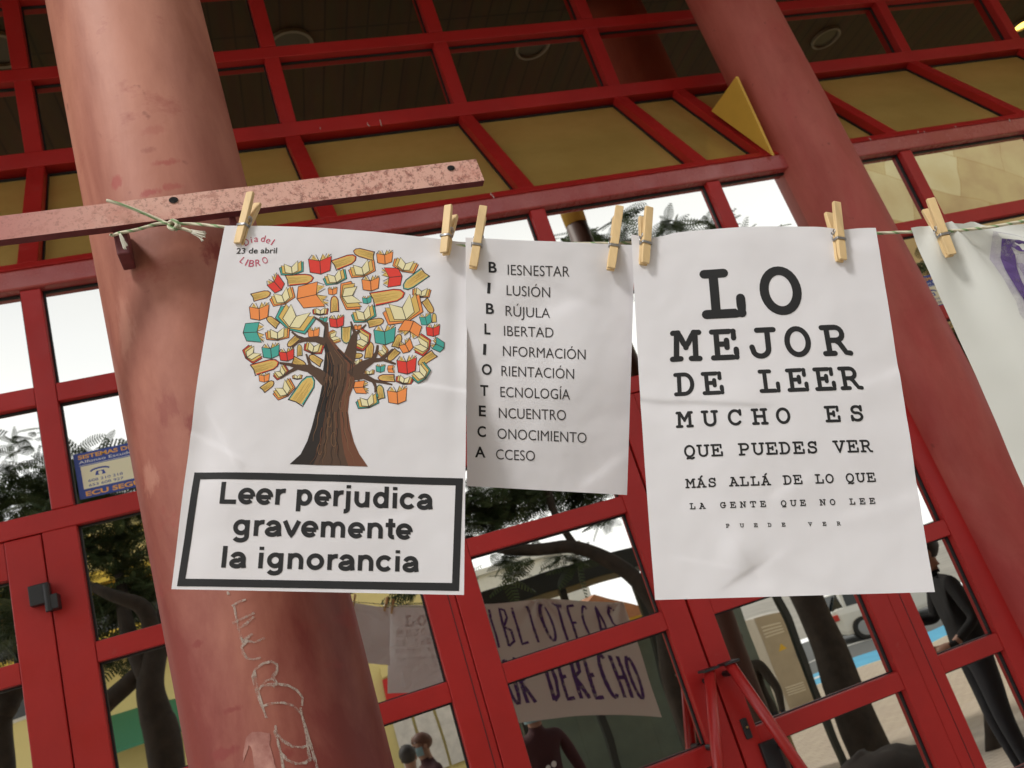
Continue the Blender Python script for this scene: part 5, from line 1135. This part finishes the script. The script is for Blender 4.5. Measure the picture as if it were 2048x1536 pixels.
# stone clad wing
def stone_mat():
    mt = mat('travertine_cladding', (.62, .47, .24), .7); nt = mt.node_tree; n = nt.nodes; l = nt.links; b = n['Principled BSDF']
    tc = n.new('ShaderNodeTexCoord'); mp = n.new('ShaderNodeMapping'); mp.inputs['Rotation'].default_value = (math.radians(90), 0, 0); l.new(tc.outputs['Object'], mp.inputs[0])
    mp2 = n.new('ShaderNodeMapping'); mp2.inputs['Rotation'].default_value = (0, .35, 0); l.new(mp.outputs[0], mp2.inputs[0])
    mp.inputs['Rotation'].default_value = (math.radians(-90), 0, math.radians(0)); mp3 = n.new('ShaderNodeMapping'); mp3.inputs['Rotation'].default_value = (0, 0, .45); l.new(mp.outputs[0], mp3.inputs[0])
    v = n.new('ShaderNodeTexBrick'); v.inputs['Scale'].default_value = 1; v.inputs['Brick Width'].default_value = 1.05; v.inputs['Row Height'].default_value = .62; v.inputs['Mortar Size'].default_value = .004; v.offset = .37; v.squash = .7; v.squash_frequency = 3
    v.inputs['Color1'].default_value = (0, 0, 0, 1); v.inputs['Color2'].default_value = (1, 1, 1, 1); v.inputs['Mortar'].default_value = (.1, .1, .1, 1); l.new(mp3.outputs[0], v.inputs['Vector'])
    r = n.new('ShaderNodeValToRGB'); e = r.color_ramp.elements; e[0].position = .1; e[0].color = (.50, .31, .10, 1); e[1].position = .9; e[1].color = (.74, .62, .33, 1)
    sp = n.new('ShaderNodeSeparateColor'); l.new(v.outputs['Color'], sp.inputs[0]); l.new(sp.outputs[0], r.inputs[0])
    t = n.new('ShaderNodeTexNoise'); t.inputs['Scale'].default_value = 2.5; t.inputs['Detail'].default_value = 6; l.new(tc.outputs['Object'], t.inputs[0])
    mx = n.new('ShaderNodeMix'); mx.data_type = 'RGBA'; mx.blend_type = 'OVERLAY'; mx.inputs[0].default_value = .45; l.new(r.outputs[0], mx.inputs[6]); l.new(t.outputs['Fac'], mx.inputs[7]); l.new(mx.outputs[2], b.inputs['Base Color']); return mt
sw = refl(1712, 350, 5.2)
xf_ = (sw[0]) * (D + GL + 12) / (D + GL + 5.2) + .3; q = MB(); q.hexa([(xf_, -12, -.95), (sw[0] + 12, -12, -.95), (sw[0] + 12, -5.2, -.95), (sw[0], -5.2, -.95), (xf_, -12, 9.5), (sw[0] + 12, -12, 9.5), (sw[0] + 12, -5.2, 9.5), (sw[0], -5.2, 9.5)]); wg = q.build('stone_wing', stone_mat()); tag(wg, 'wing clad in beige stone plates to the right of the entrance', 'building', kind='thing')
# outer post of the canopy, ochre above and dark below
PQ = 2.28; pc = refl(1150, 430, PQ); zs_ = refl(1150, 446, PQ)[2]; q = MB(); q.tube([(pc[0], -PQ, gz(PQ) - .02), (pc[0], -PQ, zs_)], .075, 28); q.cur = 1; q.tube([(pc[0], -PQ, zs_ + .002), (pc[0], -PQ, CZ - .002)], .077, 28)
po = q.build('canopy_post', [mat('brown_post_paint', (.10, .045, .03), .5), M['fin']], smooth=True); tag(po, 'slim round canopy post painted dark below and ochre above', 'post', kind='thing')

# ------------------------------------------------------------------ bus shelter, cabinet, bag
dk = mat('dark_green_metal', (.022, .026, .022), .5); gpan = mat('green_tinted_panel', (.16, .21, .18), .25, var=.15, vscale=2); slat = mat('bench_slats', (.45, .34, .18), .7, var=.2, vscale=8)
qs = 7.2; xa, xb = refl(985, 1230, qs)[0], refl(1600, 1300, qs)[0]; zr = refl(1250, 1140, qs)[2]; g0 = gz(qs)
bs = empty('bus_shelter', ((xa + xb) / 2, -qs, g0)); tag(bs, 'dark framed bus shelter with greenish panels and a slatted bench', 'bus shelter', kind='thing')
q = MB(); q.box((xa - .3, -qs - 1.2, zr), (xb + .2, -qs + .25, zr + .22)); q.build('roof', dk, bs, bevel=.01)
q = MB(); q.box((xa - .3, -qs - .05, zr - .62), (xa + 1.4, -qs + .02, zr - .42)); q.build('sign_board', dk, bs)
n_p = 5
for k in range(n_p):
    x = xa + (xb - xa) * k / (n_p - 1); q = MB(); q.box((x - .035, -qs - .07, g0 - .05), (x + .035, -qs, zr - .001)); q.build('post', dk, bs)
    if k < n_p - 1:
        x2 = xa + (xb - xa) * (k + 1) / (n_p - 1); q = MB(); q.box((x + .036, -qs - 1.1, g0 + .30), (x2 + .034, -qs - 1.08, zr - .75)); q.build('panel', gpan, bs)
for k in range(2):
    x = xa + (xb - xa) * (.12 + .45 * k); q = MB()
    for j in range(4): q.box((x, -qs - .75 + j * .11, g0 + .44), (x + 1.3, -qs - .66 + j * .11, g0 + .47))
    for xx in (x + .1, x + 1.16): q.box((xx, -qs - .74, g0 - .02), (xx + .04, -qs - .35, g0 + .439))
    q.build('bench', slat, bs)
qc = 12.6; ca_, cb_ = refl(1536, 1300, qc)[0], refl(1607, 1320, qc)[0]; g0 = -.9; ch = refl(1580, 1218, qc)[2]
cbn = empty('street_cabinet', ((ca_ + cb_) / 2, -qc, g0)); tag(cbn, 'grey electrical street cabinet with vents and a yellow warning triangle', 'cabinet', kind='thing')
cg = mat('cabinet_grey', (.42, .39, .34), .5, var=.08, vscale=4)
q = MB(); q.box((ca_, -qc - .45, g0 - .02), (cb_, -qc, ch)); q.build('body', cg, cbn, bevel=.012)
for zz in (ch - .32, g0 + .28):
    for j in range(4): q = MB(); q.box((ca_ + .08, -qc + .0005, zz + j * .05), (ca_ + .42, -qc + .012, zz + j * .05 + .022)); q.build('vent', whi, cbn)
q = MB(); tx_ = ca_ + .30; q.add([(tx_ - .07, -qc + .004, ch - .62), (tx_ + .07, -qc + .004, ch - .62), (tx_, -qc + .004, ch - .50)], [(0, 1, 2)]); q.build('warning_triangle', yel2, cbn)
q = MB(); q.box((cb_ - .12, -qc + .0005, (ch + g0) / 2), (cb_ - .09, -qc + .03, (ch + g0) / 2 + .14)); q.build('handle', dk, cbn)
bg0 = on_ground(1715, 1450, 4.2); q = MB()
q.ball((bg0[0], bg0[1], bg0[2] + .17), (.50, .3, .23), 26, 16); q.ball((bg0[0] - .38, bg0[1] + .05, bg0[2] + .15), (.22, .2, .2), 20, 12); q.ball((bg0[0] + .4, bg0[1] - .05, bg0[2] + .13), (.3, .22, .17), 20, 12)
for i, v in enumerate(q.v):
    k = .05 * noise.noise(Vector(v) * 5) + .02 * noise.noise(Vector(v) * 14); q.v[i] = (v[0] + k, v[1] + k * .5, max(bg0[2] - .01, v[2] + k))
bgo = q.build('heaped_bag', mat('dark_brown_canvas', (.018, .012, .009), .85, var=.4, vscale=6), smooth=True); tag(bgo, 'dark brown canvas bag slumped on the light paving', 'bag')

# ------------------------------------------------------------------ white car
def car(x0, q0, label):
    g = -1.02; L_ = 4.5; y0 = -q0; root = empty('parked_car', (x0 + L_ / 2, y0 - .9, g)); tag(root, label, 'car')
    pw = mat('white_car_paint', (.78, .78, .76), .18); blk = mat('car_glass', (.02, .025, .025), .08); rub = mat('tyre_rubber', (.02, .02, .02), .8); rimm = mat('alloy_rim', (.35, .35, .36), .35, .8); redl = mat('tail_light_red', (.55, .03, .015), .2)
    st = [(0, .42, .84, .74), (.06, .34, .95, .80), (.3, .24, 1.0, .86), (1.2, .2, .98, .90), (2.4, .2, .95, .90), (3.4, .22, .92, .88), (4.1, .26, .80, .82), (4.42, .32, .66, .72), (4.5, .42, .58, .62)]
    V = []; Fc = []
    for (x, zb, zt_, hw) in st:
        sec = [(-hw * .96, zb), (-hw, zb + .12), (-hw, zt_ - .18), (-hw * .93, zt_ - .03), (-hw * .8, zt_), (hw * .8, zt_), (hw * .93, zt_ - .03), (hw, zt_ - .18), (hw, zb + .12), (hw * .96, zb)]
        V += [(x0 + x, y0 - .9 + y, g + z) for y, z in sec]
    n = 10
    for i in range(len(st) - 1):
        for k in range(n): Fc.append((i * n + k, (i + 1) * n + k, (i + 1) * n + (k + 1) % n, i * n + (k + 1) % n))
    Fc += [tuple(range(n)), tuple((len(st) - 1) * n + k for k in range(n - 1, -1, -1))]
    q = MB(); q.add(V, Fc)
    gh = [(.12, .92, .74, .96), (.55, .95, .60, 1.42), (1.5, .95, .62, 1.48), (2.3, .95, .60, 1.44), (3.2, .92, .70, .94)]
    for i in range(len(gh) - 1):      # roof skin
        a, b_ = gh[i], gh[i + 1]
        if i in (1, 2): q.hexa([(x0 + a[0], y0 - .9 - a[2], g + a[3] - .05), (x0 + b_[0], y0 - .9 - b_[2], g + b_[3] - .05), (x0 + b_[0], y0 - .9 + b_[2], g + b_[3] - .05), (x0 + a[0], y0 - .9 + a[2], g + a[3] - .05), (x0 + a[0], y0 - .9 - a[2] * .92, g + a[3]), (x0 + b_[0], y0 - .9 - b_[2] * .92, g + b_[3]), (x0 + b_[0], y0 - .9 + b_[2] * .92, g + b_[3]), (x0 + a[0], y0 - .9 + a[2] * .92, g + a[3])])
    q.build('body', pw, root, smooth=False, bevel=.02)
    q = MB(); V = []; Fc = []
    for (x, zb, hw, zt_) in gh: V += [(x0 + x, y0 - .9 - .80, g + .93), (x0 + x, y0 - .9 - hw, g + zt_ - .04), (x0 + x, y0 - .9 + hw, g + zt_ - .04), (x0 + x, y0 - .9 + .80, g + .93)]
    for i in range(len(gh) - 1):
        for k in range(4): Fc.append((i * 4 + k, i * 4 + 4 + k, i * 4 + 4 + (k + 1) % 4, i * 4 + (k + 1) % 4))
    q.add(V, Fc + [(0, 1, 2, 3)]); q.build('windows', blk, root)
    q = MB()
    for xx in (.62, 1.6, 2.35): q.box((x0 + xx - .05, y0 - .9 + .64, g + .93), (x0 + xx + .05, y0 - .9 + .815, g + 1.40))
    q.build('pillar_trim', pw, root)
    for xx in (.85, 3.6):
        for yy in (-.86, .86):
            q = MB(); c = (x0 + xx, y0 - .9 + yy, g + .32); q.tube([(c[0], c[1] - .1, c[2]), (c[0], c[1] + .1, c[2])], .32, 24); w = q.build('wheel', rub, root)
            q = MB(); q.tube([(c[0], c[1] - .103, c[2]), (c[0], c[1] + .103, c[2])], .21, 20)
            for k in range(5):
                a = 2 * math.pi * k / 5; q.box((c[0] + .12 * math.cos(a) - .02, c[1] + .1, c[2] + .12 * math.sin(a) - .02), (c[0] + .12 * math.cos(a) + .02, c[1] + .108, c[2] + .12 * math.sin(a) + .02))
            q.build('rim', rimm, w)
    for yy in (-.64, .64): q = MB(); q.box((x0 - .02, y0 - .9 + yy - .20, g + .70), (x0 + .22, y0 - .9 + yy + (.24 if yy > 0 else .2), g + .86)); q.build('tail_light', redl, root, bevel=.02)
    q = MB(); q.box((x0 - .012, y0 - .9 - .26, g + .52), (x0 + .05, y0 - .9 + .26, g + .62)); q.build('number_plate', swhite, root)
    q = MB(); q.hexa([(x0 + .06, y0 - .9 - .6, g + 1.0), (x0 + .1, y0 - .9 - .6, g + 1.0), (x0 + .1, y0 - .9 + .6, g + 1.0), (x0 + .06, y0 - .9 + .6, g + 1.0), (x0 + .46, y0 - .9 - .5, g + 1.36), (x0 + .5, y0 - .9 - .5, g + 1.36), (x0 + .5, y0 - .9 + .5, g + 1.36), (x0 + .46, y0 - .9 + .5, g + 1.36)]); q.build('rear_window', blk, root)
    return root
cp_ = refl(1678, 1270, 20.6)
car(cp_[0], 20.4, 'white hatchback with red tail lights parked beside the blue bay marking')

# ------------------------------------------------------------------ people
skinm = mat('skin', (.30, .16, .11), .6)
def person(base, face, H, shirt, trousers, hair, label, armR=None, armL=None, mask=None, lean=0., badges=False, bulk=1.):
    s_ = H / 1.70; J = {}; E = []
    def j(n, x, y, z, r, par=None): J[n] = (np.array([x, y, z]) * s_, (r if hasattr(r, '__len__') else (r, r))); 
    def e(a, b_): E.append((a, b_))
    j('pel', 0, 0, .95, (.15, .11)); j('wai', 0, -.01, 1.08, (.135 * bulk, .10 * bulk)); j('che', 0, 0, 1.28, (.165 * bulk, .115 * bulk)); j('nk0', 0, .005, 1.44, .062); j('nk1', 0, .02, 1.50, .055); j('hd0', 0, .035, 1.56, (.070, .080)); j('hd1', 0, .03, 1.64, (.076, .092)); j('hd2', 0, .02, 1.69, (.055, .07)); j('nos', 0, .125, 1.585, .014)
    for a, b_ in (('pel', 'wai'), ('wai', 'che'), ('che', 'nk0'), ('nk0', 'nk1'), ('nk1', 'hd0'), ('hd0', 'hd1'), ('hd1', 'hd2'), ('hd0', 'nos')): e(a, b_)
    for sd, nm, arm in ((1, 'R', armR), (-1, 'L', armL)):
        arm = arm or ((.25, -.02, 1.12), (.27, .08, .88), (.27, .13, .80))
        j('sh' + nm, sd * .175, 0, 1.39, .062); e('che', 'sh' + nm); el, wr, ha = arm
        j('el' + nm, sd * el[0], el[1], el[2], .044); j('wr' + nm, sd * wr[0], wr[1], wr[2], .028); j('ha' + nm, sd * ha[0], ha[1], ha[2], (.036, .022))
        e('sh' + nm, 'el' + nm); e('el' + nm, 'wr' + nm); e('wr' + nm, 'ha' + nm)
        d_ = np.array(ha) - np.array(wr); d_ /= np.linalg.norm(d_); sd_v = np.cross(d_, (0.2, 1, .3)); sd_v /= np.linalg.norm(sd_v); cu_ = np.cross(sd_v, d_)
        for k, ln in enumerate((.066, .074, .070, .056)):
            o_ = np.array(ha) + sd_v * (k - 1.5) * .019 + d_ * .03; m_ = o_ + d_ * ln * .55 + cu_ * .006; t_ = m_ + d_ * ln * .45 + cu_ * .014
            for q_, (nn, p, r) in enumerate((('a', o_, .0105), ('b', m_, .0095), ('c', t_, .008))): j('f%s%d%s' % (nm, k, nn), sd * p[0], p[1], p[2], r)
            e('ha' + nm, 'f%s%da' % (nm, k)); e('f%s%da' % (nm, k), 'f%s%db' % (nm, k)); e('f%s%db' % (nm, k), 'f%s%dc' % (nm, k))
        o_ = np.array(ha) + sd_v * .036 - d_ * .01; t_ = o_ + sd_v * .016 + d_ * .04; j('t%sa' % nm, sd * o_[0], o_[1], o_[2], .012); j('t%sb' % nm, sd * t_[0], t_[1], t_[2], .009); e('ha' + nm, 't%sa' % nm); e('t%sa' % nm, 't%sb' % nm)
        j('hp' + nm, sd * .09, 0, .88, .095); j('kn' + nm, sd * .10, .02, .49, .062); j('an' + nm, sd * .105, -.01, .09, .043); j('to' + nm, sd * .115, .14, .035, (.04, .032))
        e('pel', 'hp' + nm); e('hp' + nm, 'kn' + nm); e('kn' + nm, 'an' + nm); e('an' + nm, 'to' + nm)
    names = list(J); idx = {n: i for i, n in enumerate(names)}
    me = bpy.data.meshes.new('mesh'); me.from_pydata([tuple(J[n][0]) for n in names], [(idx[a], idx[b_]) for a, b_ in E], [])
    o = bpy.data.objects.new('body_cage', me); COL.objects.link(o)
    sk = o.modifiers.new('skin', 'SKIN'); sb = o.modifiers.new('sub', 'SUBSURF'); sb.levels = 2; sb.render_levels = 2
    for i, n in enumerate(names):
        r = J[n][1]; me.skin_vertices[0].data[i].radius = (r[0] * s_, r[1] * s_); me.skin_vertices[0].data[i].use_root = (n == 'pel')
    dg = bpy.context.evaluated_depsgraph_get(); dg.update(); mm = bpy.data.meshes.new_from_object(o.evaluated_get(dg))
    bpy.data.objects.remove(o)
    for k, m_ in enumerate((skinm, shirt, trousers, M['black'])): mm.materials.append(m_)
    hands = [J['ha' + n][0] for n in 'RL']; wr = [J['wr' + n][0] for n in 'RL']
    for p in mm.polygons:
        c = np.array(p.center); z = c[2] / s_; p.use_smooth = True
        near = min(np.linalg.norm(c - h_) - 0.02 - 0 * z for h_ in hands) < .10 * s_ and min(np.linalg.norm(c - w_) for w_ in wr) > .035 * s_
        p.material_index = 0 if (near or z > 1.475) else 3 if z < .085 else 2 if z < .93 else 1
    body = put(mm, 'person'); rot = Matrix.Rotation(face, 4, 'Z'); body.matrix_world = Matrix.Translation(Vector(base)) @ rot
    mm.transform(Matrix.Identity(4)); tag(body, label, 'person')
    q = MB(); c = np.array((0, .012, 1.645)) * s_; q.ball(c, np.array((.094, .108, .098)) * s_, 22, 14)
    V = np.array(q.v); V[:, 2] = np.where((V[:, 1] > .05 * s_) & (V[:, 2] < 1.64 * s_), 1.66 * s_, V[:, 2]); V += .006 * np.array([[noise.noise(Vector(v * 40)), noise.noise(Vector(v * 40 + 7)), noise.noise(Vector(v * 40 + 3))] for v in V]); q.v = [tuple(v) for v in V]
    h_ = q.build('hair', hair, body, smooth=True)
    q = MB()
    for sd in (-1, 1): q.ball(np.array((sd * .032, .112, 1.612)) * s_, .011 * s_, 10, 6)
    q.build('eyes', M['black'], body, smooth=True)
    q = MB(); q.ball(np.array((0, .118, 1.538)) * s_, np.array((.026, .008, .008)) * s_, 12, 6); q.build('mouth', mat('lips', (.35, .12, .10), .5), body, smooth=True)
    for sd in (-1, 1): q = MB(); q.ball(np.array((sd * .080, .02, 1.60)) * s_, np.array((.012, .02, .032)) * s_, 10, 6); q.build('ear', skinm, body, smooth=True)
    if mask:
        q = MB(); n = 14; V = []; Fc = []
        for i in range(5):
            for k in range(n + 1):
                a = math.radians(-75 + 150 * k / n); z = 1.515 + .085 * i / 4; rr_ = .098 + .03 * math.sin(math.pi * i / 4) * math.cos(a) ** 2
                V.append(np.array((rr_ * .86 * math.sin(a), .03 + rr_ * math.cos(a), z)) * s_)
        for i in range(4):
            for k in range(n): Fc.append((i * (n + 1) + k, i * (n + 1) + k + 1, (i + 1) * (n + 1) + k + 1, (i + 1) * (n + 1) + k))
        q.add(V, Fc); q.build('face_mask', mask, body, smooth=True)
    if badges:
        for k in range(3):
            q = MB(); q.tube([np.array((-.05 + .05 * k, .118, 1.20 + .01 * k)) * s_, np.array((-.05 + .05 * k, .135, 1.20 + .01 * k)) * s_], .019, 16); q.build('badge', swhite, body)
    return body
blkc = mat('black_cloth', (.006, .0055, .006), .9, bump=.5, bscale=14); dred = mat('dark_red_jacket', (.05, .012, .015), .85, bump=.5, bscale=14); dkb = mat('dark_trousers', (.016, .016, .02), .9, bump=.5, bscale=12); brn = mat('brown_cloth', (.035, .026, .016), .85, bump=.5, bscale=14)
hd = mat('dark_hair', (.018, .012, .010), .6); hg = mat('grey_hair', (.035, .03, .028), .7); hr = mat('reddish_hair', (.10, .035, .018), .6); msk = mat('pale_blue_mask', (.22, .33, .36), .8)
p = on_ground(1945, 1300, 2.4); person(p, math.radians(112), 1.66, blkc, dkb, hd, 'person in black standing sideways with one hand held out', armR=((.27, -.02, 1.14), (.26, .18, 1.02), (.25, .25, 1.02)), armL=((.26, .08, 1.16), (.20, .30, 1.20), (.17, .38, 1.22)), bulk=1.2)
p = on_ground(842, 1600, 8.4); person(p, math.radians(200), 1.82, blkc, dkb, hg, 'dark haired person in dark clothes seen from behind')
p = on_ground(878, 1600, 9.0); person(p, math.radians(75), 1.88, dred, dkb, hr, 'red haired person wearing a pale blue face mask', mask=msk)
p = on_ground(1112, 1600, 3.6); person(p, math.radians(5), 1.62, dred, dkb, hd, 'person in a dark red jacket with three round badges', badges=True, mask=msk)
p = on_ground(1515, 1400, 5.2); person(p, math.radians(60), 1.66, brn, dkb, hd, 'person in brown waiting in front of the bus shelter')
